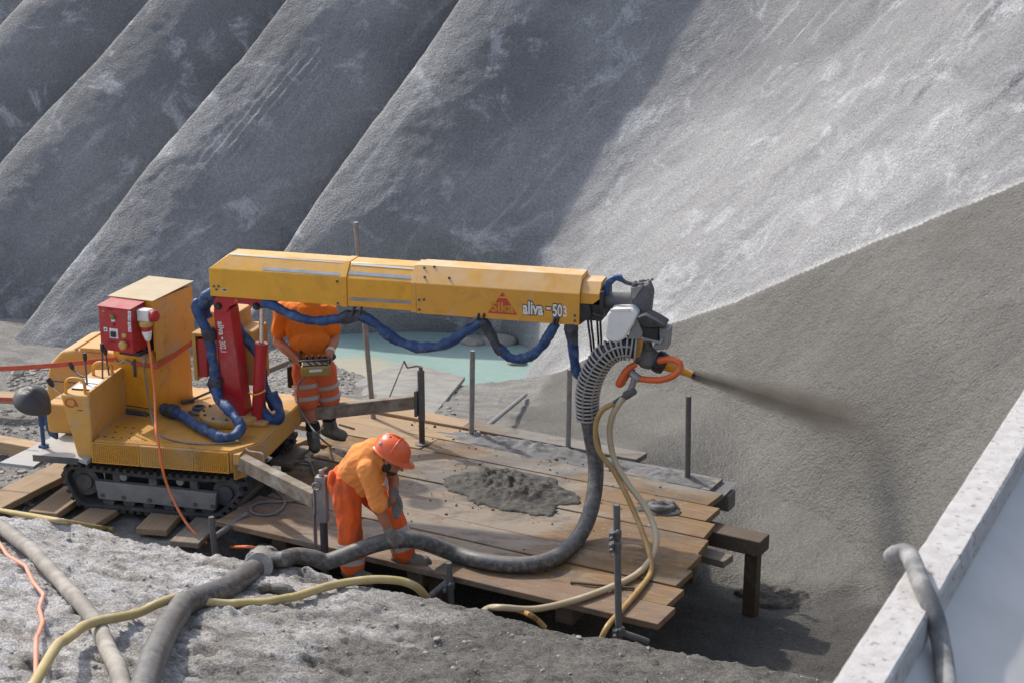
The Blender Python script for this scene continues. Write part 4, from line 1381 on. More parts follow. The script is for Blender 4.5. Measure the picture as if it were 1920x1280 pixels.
# engine hood at the back left, tank in front of it
hx0, hx1, hy0, hy1 = -.66, .06, .80, 1.40
hood_prof = [(hx0 + .10, .44), (hx0, .64), (hx0 + .005, .80), (hx0 + .05, .95), (hx0 + .17, 1.075), (hx0 + .3, 1.10), (hx1, 1.09), (hx1, .44)]
part('engine_hood', MB().prism([(x, hy0, z) for x, z in hood_prof], (0, hy1 - hy0, 0)), 'dusty_yellow', mach, bevel=.035, seg=4, angle=60)
part('hood_seam', MB().box(hx0 + .003, -.1, hy0 - .003, hy0 - .0005, .795, .801), 'black_print', mach)
c = PM(86, 711, hy0 - .003)
part('hood_badge', MB().cyl((c.x, hy0 - .0005, c.z), (c.x, hy0 - .004, c.z), .024, 18), 'white_print', mach)
part('hood_ridge', MB().box(-.36, -.34, hy0 - .002, hy1, 1.095, 1.112).box(-.30, -.05, hy0 - .01, hy0 + .02, 1.09, 1.125), 'dusty_yellow', mach, bevel=.006)
part('front_tank', MB().box(-.46, -.10, .40, .72, .47, .74), 'dusty_yellow', mach, bevel=.03, seg=4, angle=60)
part('tank_cap', MB().lathe((-.27, .55, .741), (-.27, .55, .775), [(0, .05), (.7, .05), (1, .04)], 16), 'yellow_paint', mach)
part('blue_guard', MB().prism([(-.58, .52, .62), (-.44, .52, .62), (-.44, .52, .36), (-.52, .52, .40)], (0, .03, 0)), 'blue_wrap', mach, bevel=.006)

# mast, bracket, lifting cylinder (boom frame) ------------------------------------------------------------


def BB():
    return MB(BF)


mw_ = .085
part('mast', BB().hexa([(-.035, -mw_, -.02), (.165, -mw_, -.02), (.165, mw_, -.02), (-.035, mw_, -.02), (-.075, -mw_, .97), (.08, -mw_, .97), (.08, mw_, .97), (-.075, mw_, .97)]), 'mast_red', mach, bevel=.014, seg=3)
br = []
for i in range(9):
    t = i / 8
    br.append((.09 + t * .22, 0, 1.0 + .035 * math.sin(math.pi * t)))
poly = [(-.055, 0, 1.095), (-.06, 0, .985), (-.03, 0, .945), (.05, 0, .945)] + br + [(.34, 0, .985), (.385, 0, 1.01), (.49, 0, 1.075), (.50, 0, 1.095)]
for yy in (-.105, .09):
    part('mast_bracket', MB(BF).prism([(x, yy, z) for x, _, z in poly], (0, .015, 0)), 'mast_red', mach, bevel=.003)
part('bracket_web', BB().box(-.05, .48, -.089, .089, 1.06, 1.094), 'mast_red', mach)
for (x, z) in ((-.015, .995), (.325, 1.02)):
    part('pivot_pin', BB().lathe((x, -.135, z), (x, .13, z), [(0, .018), (.02, .024), (.08, .024), (.081, .032), (.13, .032), (.131, .02), (1, .02)], 18), 'black_plastic', mach)
part('warning_mark', BB().prism([(.13, -.1065, 1.045), (.165, -.1065, 1.045), (.147, -.1065, 1.072)], (0, -.0015, 0)), 'yellow_print', mach)
ca, cb = Vector((.245, -.02, .0)), Vector((.315, -.02, .68))
part('lift_cylinder', BB().lathe(ca, cb, [(0, .052), (.96, .050), (.965, .054), (1, .054), (1, .03)], 22), 'red_paint', mach)
part('cylinder_rod', BB().cyl(cb, (.335, -.02, 1.04), .022, 16), 'chrome', mach)
part('cylinder_tie', BB().tube([(.21 + .0, -.085, .26), (.27, -.10, .25), (.335, -.085, .275), (.36, -.10, .30), (.37, -.11, .29)], .008, 6), 'yellow_paint', mach)
part('mast_foot', BB().box(-.08, .36, -.13, .13, -.018, .012), 'dusty_yellow', mach, bevel=.006)

# valve housing behind the mast
part('valve_housing', BB().hexa([(-.28, .22, .47), (.36, .22, .40), (.36, .52, .40), (-.28, .50, .47), (-.28, .22, .86), (.36, .22, .86), (.36, .52, .90), (-.28, .50, .84)]) if False else
     BB().box(PB(440, 650, .16).x, PB(477, 650, .16).x, .16, .46, PB(460, 722, .16).z, PB(460, 620, .16).z), 'dusty_yellow', mach, bevel=.02, seg=3)
part('valve_cover', BB().box(-.30, .02, .16, .46, .68, .86), 'dusty_yellow', mach, bevel=.012)
vb = part('lamp_guard', BB().box(-.32, -.285, -.02, .20, .30, .72).box(-.285, -.08, -.02, .20, .69, .72), 'dusty_yellow', mach, bevel=.008)
part('red_insert', BB().box(-.284, -.20, .0, .16, .33, .66), 'red_paint', vb, bevel=.004)
part('guard_back', BB().box(-.20, -.08, .05, .20, .32, .688), 'dusty_yellow', vb, bevel=.006)

# boom ------------------------------------------------------------


def hexsec(x, w, z0, zm, z1, tw):
    return [(x, -w, z0), (x, w, z0), (x, w, zm), (x, tw, z1), (x, -tw, z1), (x, -w, zm)]


def bsec(x0, x1, w, z0, zm, z1, tw, x0b=None):
    a = hexsec(x0, w, z0, zm, z1, tw)
    b = hexsec(x1, w, z0, zm, z1, tw)
    if x0b is not None:
        a[3] = (x0b, a[3][1], a[3][2])
        a[4] = (x0b, a[4][1], a[4][2])
    fs = [(5, 4, 3, 2, 1, 0), (6, 7, 8, 9, 10, 11)] + [(i, (i + 1) % 6, 6 + (i + 1) % 6, 6 + i) for i in range(6)]
    return BB().add(a + b, fs)


bi = part('boom_base', bsec(-.045, 1.10, .185, 1.10, 1.335, 1.445, .085, x0b=.10), 'boom_paint', mach, bevel=.006)
part('boom_collar', bsec(1.095, 1.15, .190, 1.096, 1.339, 1.449, .088), 'boom_paint', mach, bevel=.003)
bm2 = part('boom_middle', bsec(1.15, 1.75, .183, 1.10, 1.333, 1.443, .085), 'boom_paint', mach, bevel=.006)
bs = part('boom_sleeve', bsec(1.735, 3.055, .196, 1.088, 1.335, 1.462, .09), 'pale_boom_paint', mach, bevel=.005)
part('sleeve_collar', bsec(1.69, 1.734, .193, 1.092, 1.333, 1.455, .088), 'pale_boom_paint', mach, bevel=.003)
be = part('boom_end', BB().prism([(3.056, -.165, 1.255), (3.15, -.165, 1.255), (3.205, -.165, 1.30), (3.205, -.165, 1.335), (3.056, -.165, 1.335)], (0, .33, 0))
          .hexa([(3.056, -.165, 1.336), (3.205, -.165, 1.336), (3.205, .165, 1.336), (3.056, .165, 1.336), (3.056, -.085, 1.418), (3.205, -.085, 1.418), (3.205, .085, 1.418), (3.056, .085, 1.418)]), 'pale_boom_paint', mach, bevel=.003)
part('boom_core', BB().box(3.05, 3.22, -.15, .15, 1.12, 1.25), 'black_plastic', mach, bevel=.006)
part('end_bracket', BB().prism([(3.056, -.18, 1.254), (3.13, -.18, 1.254), (3.15, -.18, 1.17), (3.056, -.18, 1.09)], (0, .36, 0)), 'black_plastic', mach, bevel=.003)
part('seal_lip', BB().box(3.206, 3.235, -.17, .17, 1.14, 1.36), 'black_plastic', mach, bevel=.004)
# worn slots and bare streaks where sections slide
part('slide_slot', BB().prism([(1.16, -.1845, 1.158), (1.185, -.1845, 1.178), (1.69, -.1845, 1.185), (1.69, -.1845, 1.158), (1.2, -.1845, 1.150)], (0, -.0015, 0)), 'grey_steel', bm2)
part('slide_slot', BB().prism([(.05, -.1865, 1.157), (.075, -.1865, 1.176), (.12, -.1865, 1.16), (.10, -.1865, 1.147)], (0, -.0012, 0)), 'white_print', bi)
part('slide_slot', BB().prism([(.06, -.188, 1.160), (.082, -.188, 1.171), (.115, -.188, 1.160), (.09, -.188, 1.153)], (0, -.0012, 0)), 'black_print', bi)


def facet(x, s, off=.0015):
    """a point on the sloping upper facet, s from its lower to its upper edge"""
    y = -.185 + s * .10
    z = 1.335 + s * .11
    return Vector((x, y - off * .74, z + off * .67))


for (xa, xb, s0, s1, par) in ((.42, 1.09, .12, .30, bi), (1.16, 1.69, .22, .42, bm2), (.12, 1.09, .90, .97, bi), (1.16, 1.69, .80, .92, bm2)):
    part('bare_streak', BB().prism([facet(xa, s0), facet(xb, s0 - .03), facet(xb, s1 - .05), facet(xa, s1)], (0, -.0006, .0006)), 'chrome' if s0 < .5 else 'white_print', par)
sm = MB().cyl((0, 0, 0), (0, -.006, 0), .011, 8).mesh('screw')
sm.materials.append(MATS['dark_steel'])


def screw(x, z, par, y=-.185):
    o = bpy.data.objects.new('screw', sm)
    COL.objects.link(o)
    o.parent = par
    o.matrix_local = BF @ Matrix.Translation((x, y, z))


for (x, z) in ((-.005, 1.185), (.035, 1.188), (.015, 1.16), (1.07, 1.12), (1.07, 1.30)):
    screw(x, z, bi)
for (x, z) in ((1.76, 1.20), (1.80, 1.205), (1.76, 1.12), (3.02, 1.165), (3.02, 1.125)):
    screw(x, z, bs, -.196)
for (x, s) in ((1.80, .3), (2.0, .35), (1.78, .85), (1.86, .95)):
    p = facet(x, s)
    screw(x, p.z + .012, bs, p.y - .008)

# lettering on the boom and mast


def letters(txt, size, p, ax, up, mat, par, sx=.55, off=0.0, shear=0.0, name='lettering', depth=.0006, spacing=1.0):
    cu = bpy.data.curves.new(name, 'FONT')
    cu.body = txt
    cu.size = size
    cu.offset = off
    cu.shear = shear
    cu.extrude = depth
    cu.space_character = spacing
    cu.resolution_u = 3
    o = bpy.data.objects.new(name, cu)
    dg = None
    COL.objects.link(o)
    ax, up = Vector(ax).normalized(), Vector(up).normalized()
    nz = ax.cross(up)
    me = bpy.data.meshes.new_from_object(o.evaluated_get(bpy.context.evaluated_depsgraph_get()))
    bpy.data.objects.remove(o)
    X = Matrix((ax * sx, up, nz)).transposed().to_4x4()
    X.translation = Vector(p)
    me.transform(X)
    me.transform(BF)
    ob = bpy.data.objects.new(name, me)
    COL.objects.link(ob)
    ob.parent = par
    finish(ob, mat, False)
    return ob


def fit_letters(txt, p0, p1, hgt, mat, par, front, off=0.0, outline=None, up=None):
    """letters stretched to run from p0 to p1 (baseline), ascender height hgt"""
    p0, p1 = Vector(p0), Vector(p1)
    ax = (p1 - p0)
    w = ax.length
    ax.normalize()
    up = Vector((-ax.z, 0, ax.x)) if up is None else up
    for (m_, of, fr) in ((outline[0], outline[1], front + .0006), (mat, off, front + .0024)) if outline else ((mat, off, front + .0012),):
        ob = letters(txt, 1.0, (0, 0, 0), (1, 0, 0), (0, 1, 0), m_, par, 1.0, off=0.0)
        me = ob.data
        me.transform(BF.inverted())
        co = np.array([v.co[:] for v in me.vertices])
        bx0, bx1, by1 = co[:, 0].min(), co[:, 0].max(), co[:, 1].max()
        bpy.data.objects.remove(ob)
        ob = letters(txt, 1.0, (0, 0, 0), (1, 0, 0), (0, 1, 0), m_, par, 1.0, off=of)
        me = ob.data
        me.transform(BF.inverted())
        sx, sy = w / (bx1 - bx0), hgt / by1
        nz = ax.cross(up)
        X = Matrix((ax * sx, up * sy, nz)).transposed().to_4x4()
        X.translation = Vector((p0.x, -fr, p0.z)) - ax * bx0 * sx
        me.transform(X)
        me.transform(BF)


ly = .1965
Q = lambda u, v: PB(u, v, -ly)
fit_letters('aliva', Q(981, 588), Q(1018, 590.5), .098, 'white_print', bs, ly, .030, ('black_print', .085))
fit_letters('-', Q(1025, 586), Q(1032, 586.5), .040, 'white_print', bs, ly, .02, ('black_print', .07))
fit_letters('50', Q(1037, 592.5), Q(1054, 593.5), .092, 'white_print', bs, ly, .030, ('black_print', .085))
fit_letters('3', Q(1056, 594), Q(1063, 594.3), .085, 'white_print', bs, ly, .010)
# red triangle emblem with the maker's word across it
e0, e1, e2 = Q(914, 587), Q(970, 591), Q(942, 548)
tri = lambda s, t: e0 + (e1 - e0) * (t * (1 - s) + .5 * s) + Vector((e2.x - (e0.x + e1.x) / 2, 0, e2.z - (e0.z + e1.z) / 2)) * s
for (s0, s1) in ((0.0, .72), (.80, 1.0)):
    pl = [tri(s0, 0), tri(s0, 1), tri(s1, 1), tri(s1, 0)]
    part('emblem', BB().prism([(p.x, -ly - .0005, p.z) for p in pl], (0, -.001, 0)), 'red_print', bs)
fit_letters('Sika', Q(921, 583.5), Q(963, 586.5), .078, 'yellow_print', bs, ly + .0008, .028)
# lettering reading down the mast
mstp = [c for c in mach.children if c.name == 'mast'][0]
Q = lambda u, v: PB(u, v, -mw_ - .001)
upm = Vector((1, 0, .035)).normalized()
fit_letters('aliva', Q(408, 603), Q(411, 628), .052, 'white_print', mstp, mw_ + .001, .02, None, upm)
fit_letters('-', Q(411.5, 632), Q(411.8, 636), .03, 'white_print', mstp, mw_ + .001, .02, None, upm)
fit_letters('302.1', Q(411.5, 639), Q(414.5, 659), .052, 'white_print', mstp, mw_ + .001, .02, None, upm)

# spray head ------------------------------------------------------------
ya = -.02
h0, h1 = PB(1136, 563, ya), PB(1190, 563, ya)
part('wrist_arm', BB().lathe((3.2, ya, h0.z), (h1.x, ya, h1.z - .01), [(0, .072), (.1, .066), (.9, .066), (.92, .09), (1, .09)], 22), 'splashed_steel', mach)
q = [PB(u, v, -.07) for u, v in ((1184, 536), (1215, 533), (1222, 552), (1216, 604), (1190, 604), (1184, 575))]
hd = part('wrist_housing', BB().prism([(p.x, -.10, p.z) for p in q], (0, .17, 0)), 'splashed_steel', mach, bevel=.012)
q = [PB(u, v, -.11) for u, v in ((1184, 540), (1206, 536), (1190, 560), (1184, 560))]
part('wrist_flange', BB().prism([(p.x, -.112, p.z) for p in q], (0, .01, 0)), 'grey_steel', hd, bevel=.002)
lump = BB()
for i in range(26):
    p = PB(random.uniform(1186, 1219), random.uniform(530, 541), -.06)
    lump.ell((p.x, random.uniform(-.1, .07), p.z), (random.uniform(.008, .02),) * 3, None, 8, 5)
part('mortar_crust', lump, 'splashed_steel', hd, kind='stuff')
# white canister
q = [PB(u, v, -.2) for u, v in ((1141, 588), (1147, 578), (1186, 577), (1197, 590), (1190, 606), (1175, 630), (1160, 641), (1150, 637), (1138, 630))]
cn = part('canister', BB().prism([(p.x, -.27, p.z) for p in q], (0, .19, 0)), 'white_plastic', mach, bevel=.02, seg=4, angle=60)
q = [PB(u, v, -.26) for u, v in ((1146, 579), (1184, 578), (1184, 583), (1144, 584))]
part('canister_rim', BB().prism([(p.x, -.278, p.z) for p in q], (0, .012, 0)), 'white_plastic', cn, bevel=.003)
q = [PB(u, v, -.2) for u, v in ((1196, 590), (1207, 622), (1204, 634), (1176, 634))]
part('canister_skirt', BB().prism([(p.x, -.24, p.z) for p in q], (0, .14, 0)), 'grey_steel', cn, bevel=.008)
# black rubber flap and motor
q = [PB(u, v, -.2) for u, v in ((1196, 592), (1212, 587), (1232, 597), (1248, 607), (1250, 611), (1226, 611), (1207, 610))]
part('rubber_flap', BB().prism([(p.x, -.26, p.z) for p in q], (0, .20, 0)), 'rubber', mach, bevel=.012, seg=3, angle=50)
q = [PB(u, v, -.16) for u, v in ((1200, 608), (1236, 611), (1236, 640), (1212, 634), (1203, 622))]
part('rotator_motor', BB().prism([(p.x, -.22, p.z) for p in q], (0, .16, 0)), 'black_plastic', mach, bevel=.01)
q = [PB(u, v, -.16) for u, v in ((1237, 612), (1257, 616), (1254, 652), (1228, 654), (1226, 646), (1238, 641))]
mbx = part('motor_box', BB().prism([(p.x, -.20, p.z) for p in q], (0, .15, 0)), 'grey_steel', mach, bevel=.008)
p0, p1 = PB(1206, 634, -.21), PB(1240, 642, -.21)
part('motor_strut', BB().beam(p0, p1, .03, .02).beam(PB(1236, 645, -.21), PB(1243, 634, -.21), .02, .02), 'galvanised', mach, bevel=.003)
q = [PB(u, v, -.2) for u, v in ((1187, 632), (1206, 636), (1205, 650), (1200, 668), (1184, 672), (1184, 650))]
part('hose_bracket', BB().prism([(p.x, -.21, p.z) for p in q], (0, .02, 0)), 'dusty_yellow', mach, bevel=.004)
p0, p1, p2 = PB(1213, 640, -.12), PB(1210, 668, -.12), PB(1218, 690, -.12)
nb = part('nozzle_body', BB().lathe(p0, p2, [(0, .035), (.25, .042), (.3, .062), (.55, .085), (.75, .09), (.9, .07), (1, .03)], 20), 'splashed_steel', mach)
p3, p4 = PB(1196, 664, -.12), PB(1232, 676, -.12)
part('nozzle_inlet', BB().lathe(p3, p4, [(0, .075), (.3, .07), (1, .07)], 20), 'splashed_steel', mach)
p5, p6 = PB(1226, 672, -.12), PB(1250, 690, -.12)
part('nozzle_clamp', BB().lathe(PB(1228, 674, -.12), PB(1249, 684, -.12), [(0, .06), (.1, .085), (.5, .09), (.9, .08), (1, .05)], 18), 'black_plastic', mach)
NZ0, NZ1 = PB(1240, 680, -.12), PB(1298, 702, -.12)
tip = part('nozzle_tip', BB().lathe(NZ0, NZ1, [(0, .05), (.3, .045), (.35, .040), (1, .026)], 18), 'yellow_paint', mach)
# orange loop hose
pts = [PB(1236, 676, -.2), PB(1255, 673, -.24), PB(1272, 678, -.27), PB(1275, 690, -.28), PB(1262, 704, -.28), PB(1236, 712, -.26), PB(1200, 710, -.22)]
part('orange_loop', BB().tube(pts, .026, 12), 'orange_hose', mach)
pts = [PB(1192, 682, -.18), PB(1176, 692, -.22), PB(1163, 712, -.24), PB(1160, 720, -.23), PB(1166, 718, -.19), PB(1174, 705, -.16), PB(1188, 690, -.12)]
part('orange_loop', BB().tube(pts, .025, 12), 'orange_hose', mach)
part('loop_fitting', BB().tube([PB(1200, 710, -.22), PB(1193, 706, -.21), PB(1186, 700, -.2), PB(1182, 693, -.18)], .03, 10).tube([PB(1190, 704, -.21), PB(1186, 722, -.21), PB(1178, 736, -.21), PB(1170, 744, -.21)], .024, 10), 'galvanised', mach)
part('valve_tap', BB().cyl(PB(1190, 730, -.21), PB(1172, 742, -.21), .034, 12).cyl(PB(1172, 742, -.21), PB(1152, 755, -.21), .022, 10).cyl(PB(1176, 738, -.21), PB(1164, 752, -.21), .026, 10), 'splashed_steel', mach, bevel=.003)
# thin hydraulic hoses hanging from the boom end
for (u0, u1, k) in ((1101, 1113, 0), (1107, 1118, .02), (1119, 1126, .04), (1125, 1131, .06)):
    pts = [PB(u0, 590, -.10 + k), PB((u0 + u1) / 2 - 1, 630, -.12 + k), PB(u1, 668, -.1 + k), PB(u1 + 22, 668, -.05 + k)]
    part('hydraulic_hose', BB().tube(pts, .009, 8), 'black_plastic', mach)
part('hydraulic_hose', BB().tube([PB(1112, 588, -.19), PB(1122, 592, -.21), PB(1134, 592, -.2), PB(1140, 582, -.15), PB(1150, 580, -.1)], .009, 8), 'black_plastic', mach)
part('hydraulic_hose', BB().tube([PB(1134, 552, -.05), PB(1140, 532, -.07), PB(1152, 522, -.07), PB(1166, 522, -.05)], .028, 10, rfun=lambda s, L: 1 + .15 * math.sin(s * 60)), 'blue_wrap', mach)
part('hydraulic_hose', BB().tube([PB(1163, 521, -.06), PB(1172, 529, -.06), PB(1186, 533, -.06), PB(1206, 534, -.06)], .017, 8), 'dark_wrap', mach)

# blue wrapped hose bundle ------------------------------------------------------------


def wrinkle(amp=.10, f=38, ph=0.0):
    return lambda s, L: 1 + amp * math.sin(f * s + ph) * math.sin(11 * s + 1.3 + ph) + .07 * math.sin(23 * s + ph)


def bundle(pxs, r, mat, y=-.24, name='hose_bundle', ph=0.0):
    pts = [p if isinstance(p, Vector) else PB(p[0], p[1], y) for p in pxs]
    mb = BB().tube(pts, r, 20, sub=22, rfun=wrinkle(ph=ph))
    co = np.array(mb.v)
    ctr = co[:len(co) // 20 * 20].reshape(-1, 20, 3).mean(1)
    ctr = np.repeat(ctr, 20, 0)
    w = fbm(co[:, 0] * 13 + ph, co[:, 1] * 13, co[:, 2] * 13, 3)
    cr = 1 - np.abs(fbm(co[:, 0] * 9, co[:, 1] * 9 + ph, co[:, 2] * 9, 2)) * 2.2
    k = 1 + .13 * w + .10 * np.clip(cr, -1, 1)
    mb.v = [tuple(p) for p in ctr + (co - ctr) * k[:, None]]
    return part(name, mb, mat, mach, angle=180)


bundle([(492, 568), (512, 573), (535, 586), (565, 597), (600, 602), (640, 597), (676, 592)], .037, 'blue_wrap', -.16, ph=.3)
bundle([(640, 597), (656, 594), (672, 592), (684, 593)], .046, 'dark_wrap', -.16)
bundle([(676, 592), (700, 604), (730, 629), (765, 646), (800, 651), (838, 644), (872, 622), (900, 606), (912, 602)], .040, 'blue_wrap', -.16, ph=1.2)
bundle([(905, 602), (918, 622), (930, 646), (942, 660)], .040, 'dark_wrap', -.16, ph=.5)
bundle([(936, 652), (955, 669), (978, 672), (1000, 664), (1020, 643), (1036, 618), (1042, 607)], .038, 'blue_wrap', -.16, ph=2.2)
bundle([(1071, 606), (1072, 625), (1074, 645)], .046, 'dark_wrap', -.16)
bundle([(1073, 636), (1076, 662), (1080, 690), (1090, 706), (1096, 710)], .038, 'blue_wrap', -.16, ph=.9)
for (u, v) in ((898, 598), (908, 598), (664, 590), (678, 588), (1040, 606), (1046, 604)):
    p = PB(u, v, -.16)
    part('hose_tie', BB().tube([(p.x, p.y - .05, p.z), (p.x + .01, p.y - .03, p.z + .05), (p.x, p.y + .03, p.z + .06)], .012, 6), 'black_plastic', mach)
# bundle round the mast foot
bundle([(400, 549), (386, 556), (378, 572), (368, 568), (372, 584), (384, 612), (394, 642), (398, 668), (402, 700), (404, 722)], .042, 'blue_wrap', -.10, ph=.2)
bundle([(404, 560), (392, 566), (386, 580), (392, 596)], .04, 'blue_wrap', -.02, ph=.6)
bundle([(388, 616), (392, 630), (395, 640)], .053, 'dark_wrap', -.10)
bundle([(403, 708), (405, 722), (406, 734)], .053, 'dark_wrap', -.10)
def bdeck(u, v, z):
    return BFW.inverted() @ Vector(PZ(u, v, MO.z + ZP1 + z))


bpts = [PB(405, 728, -.12), PB(410, 748, -.20), PB(426, 764, -.30), bdeck(443, 783, .16), bdeck(451, 801, .10), bdeck(442, 815, .062), bdeck(420, 819, .06), bdeck(396, 811, .06), bdeck(366, 794, .06), bdeck(338, 777, .06), bdeck(312, 767, .06)]
bundle(bpts, .042, 'blue_wrap', 0, ph=1.9)
bundle([bdeck(330, 773, .06), bdeck(318, 769, .06), bdeck(306, 766, .06)], .052, 'dark_wrap', 0, ph=.4)
bundle([(430, 588), (442, 606), (460, 632), (480, 660), (490, 690), (494, 716), (504, 744), (516, 766)], .038, 'blue_wrap', .16, ph=.8)
bundle([(510, 736), (519, 756), (526, 776), (516, 788), (502, 780), (492, 764), (486, 742), (488, 720)], .042, 'blue_wrap', .0, ph=1.5)

# outriggers with screw jacks ------------------------------------------------------------
oa = PM(452, 868, -.02)
jb = MI @ DK(1.10, -.10, 0)
jz_top = (MI @ Vector(at_plane(615, 888, MEY, MW @ Vector((0, jb.y, 0))))).z
jz_bot = (MI @ Vector(at_plane(613, 1036, MEY, MW @ Vector((0, jb.y, 0))))).z
jz_mid = (MI @ Vector(at_plane(612, 940, MEY, MW @ Vector((0, jb.y, 0))))).z
b0 = Vector((1.44, .02, .51))
b1 = Vector((jb.x - .035, jb.y, jz_mid + .01))
orb = part('outrigger_beam', MB().beam(b0, b1, .085, .125), 'weathered_beam', mach, bevel=.008)
part('outrigger_bracket', MB().prism([(1.40, -.03, .36), (1.47, .07, .36), (1.47, .07, .60), (1.40, -.03, .60)], (-.012, .012, 0)).box(1.40, 1.46, -.045, .10, .50, .592), 'dusty_yellow', mach, bevel=.004)
jk = part('jack', MB().box(jb.x - .035, jb.x + .05, jb.y - .035, jb.y + .035, jz_bot + .26, jz_top - .02).box(jb.x - .05, jb.x - .036, jb.y - .05, jb.y + .05, jz_mid - .1, jz_mid + .11), 'grey_steel', mach, bevel=.005)
part('jack_screw', MB().cyl((jb.x + .012, jb.y, jz_bot - .25), (jb.x + .012, jb.y, jz_bot + .27), .03, 14), 'dark_steel', jk)
part('jack_side', MB().box(jb.x - .062, jb.x - .052, jb.y - .03, jb.y + .03, jz_bot - .1, jz_mid - .08), 'grey_steel', jk, bevel=.002)
part('jack_pin', MB().tube([(jb.x - .02 + .028 * math.cos(t), jb.y - .05, jz_mid + .14 + .028 * math.sin(t)) for t in [i * .6 for i in range(11)]], .007, 6), 'galvanised', jk)
part('jack_foot', MB().lathe((jb.x + .012, jb.y, jz_bot - .30), (jb.x + .012, jb.y, jz_bot - .25), [(0, .09), (.5, .09), (1, .04)], 16), 'dark_steel', jk)
part('jack_nut', MB().cyl((jb.x + .01, jb.y, jz_top - .02), (jb.x + .01, jb.y, jz_top + .03), .022, 6).beam((jb.x - .0, jb.y, jz_top + .02), (jb.x + .055, jb.y, jz_top + .05), .018, .014), 'galvanised', jk, bevel=.002)
# far outrigger
jf = MI @ DK(.57, 2.24, 0)
upz = lambda u, v, y: (MI @ Vector(at_plane(u, v, MEY, MW @ Vector((0, y, 0))))).z
ft, fb, fm = upz(786, 694, jf.y), jf.z, upz(780, 752, jf.y)
c0 = PM(528, 796, 1.15)
part('outrigger_beam', MB().beam(Vector((1.47, 1.18, .50)), Vector((jf.x - .045, jf.y, fm)), .075, .12), 'weathered_beam', mach, bevel=.008, label='long weathered outrigger beam behind the boom')
jk2 = part('jack', MB().cyl((jf.x, jf.y, fb + .24), (jf.x, jf.y, ft), .032, 16).box(jf.x - .055, jf.x - .03, jf.y - .05, jf.y + .05, fm - .13, fm + .11), 'splashed_steel', mach, bevel=.004)
part('jack_screw', MB().cyl((jf.x, jf.y, fb + .01), (jf.x, jf.y, fb + .25), .027, 14), 'wet_wood', jk2)
part('jack_foot', MB().lathe((jf.x, jf.y, fb + .002), (jf.x, jf.y, fb + .022), [(0, .065), (.5, .065), (1, .04)], 18), 'dark_steel', jk2)
k0, k1, k2_, k3 = (PM(u, v, jf.y) for u, v in ((785, 690), (772, 686), (764, 689), (757, 676)))
part('jack_crank', MB().cyl((jf.x, jf.y, ft), (jf.x, jf.y, ft + .035), .018, 10).tube([k0 + Vector((.02, 0, .015)), k0 + Vector((-.02, 0, .02)), k2_, k3], .009, 8, spline=False), 'splashed_steel', jk2)
# ------------------------------------------------------------------ hoses, cables, poles, wall
def GH(u, v, off=0.0):
    """where a sight line meets the ground surface"""
    d = ray(u, v)
    t = np.linspace(4.0, 26.0, 900)
    p = CAM[None] + t[:, None] * d[None]
    z = zgrid(p[:, 0], p[:, 1])
    i = np.argmax(p[:, 2] < z)
    q = p[i].copy()
    q[2] = zground_at(q[0], q[1]) + off
    return Vector(q)


def GB_(pxs, off):
    """a hose lying on the ground: it bridges the small dips"""
    q = []
    for (u0, v0), (u1, v1) in zip(pxs[:-1], pxs[1:]):
        q += [(u0 + (u1 - u0) * k / 3, v0 + (v1 - v0) * k / 3) for k in range(3)]
    q.append(pxs[-1])
    P_ = [GH(u, v, 0) for u, v in q]
    z = np.array([p.z for p in P_])
    zp_ = np.pad(z, 3, mode='edge')
    env = np.max(np.stack([zp_[i:i + len(z)] for i in range(1, 6)]), 0)
    ep = np.pad(env, 2, mode='edge')
    env = np.mean(np.stack([ep[i:i + len(z)] for i in range(5)]), 0)
    z = np.maximum(env - .012, z) + off
    out = []
    for (u, v), zz in zip(q, z):
        out.append(Vector(PZ(u, v, zz)))
    return out


def hose(name, pts, r, mat, label, cat, group=None, n=14, sub=10, rfun=None, kind=None):
    return solo(name, MB().tube(pts, r, n, sub=sub, rfun=rfun), mat, label, cat, group, kind)


# bank hoses
big = GB_([(230, 1420), (286, 1236), (312, 1178), (342, 1134), (380, 1117), (420, 1104), (455, 1082), (486, 1060)], .06)
hose('concrete_hose', big, .078, 'black_hose', 'thick dark hose over the near bank from the bottom edge to the wrapped coupling', 'concrete hose')
yh = [(735, 1013, 10.86)]
cp = GH(494, 1056, .05)
thin = [cp, Vector(PZ(520, 1049, .20)), Vector(PZ(556, 1041, .20)), Vector(PZ(588, 1045, .17)), Vector(PZ(612, 1052, .13)), Vector(PY(650, 1039, 10.78)), Vector(PY(695, 1022, 10.82)), Vector(PY(738, 1012, 10.86)), Vector(PY(785, 1013, 10.92)),
        Vector(PZ(850, 1036, .066)), Vector(PZ(910, 1052, .063)), Vector(PZ(980, 1058, .063)), Vector(PZ(1035, 1047, .066)), Vector(PY(1075, 1018, 11.27)), Vector(PY(1100, 978, 11.45)), Vector(PY(1114, 925, 11.62)), Vector(PY(1117, 870, 11.74)), Vector(PY(1108, 815, 11.8)), Vector(PY(1101, 775, 11.82))]
hose('concrete_hose', thin, .062, 'black_hose', 'dark hose held by the bent worker, curving across the deck up to the spray head', 'concrete hose', n=16)
# spring guard round the last metre of that hose
gp = [Vector(PY(u, v, y)) for u, v, y in ((1101, 782, 11.82), (1101, 740, 11.80), (1112, 700, 11.77), (1136, 665, 11.74), (1165, 652, 11.73), (1192, 654, 11.72))]
solo_guard = thing('hose_guard', gp[0], 0, 'ribbed grey bend guard around the hose end below the spray head', 'hose guard')
part('inner_hose', MB().tube(gp, .076, 16, sub=10), 'black_plastic', solo_guard, local=False)


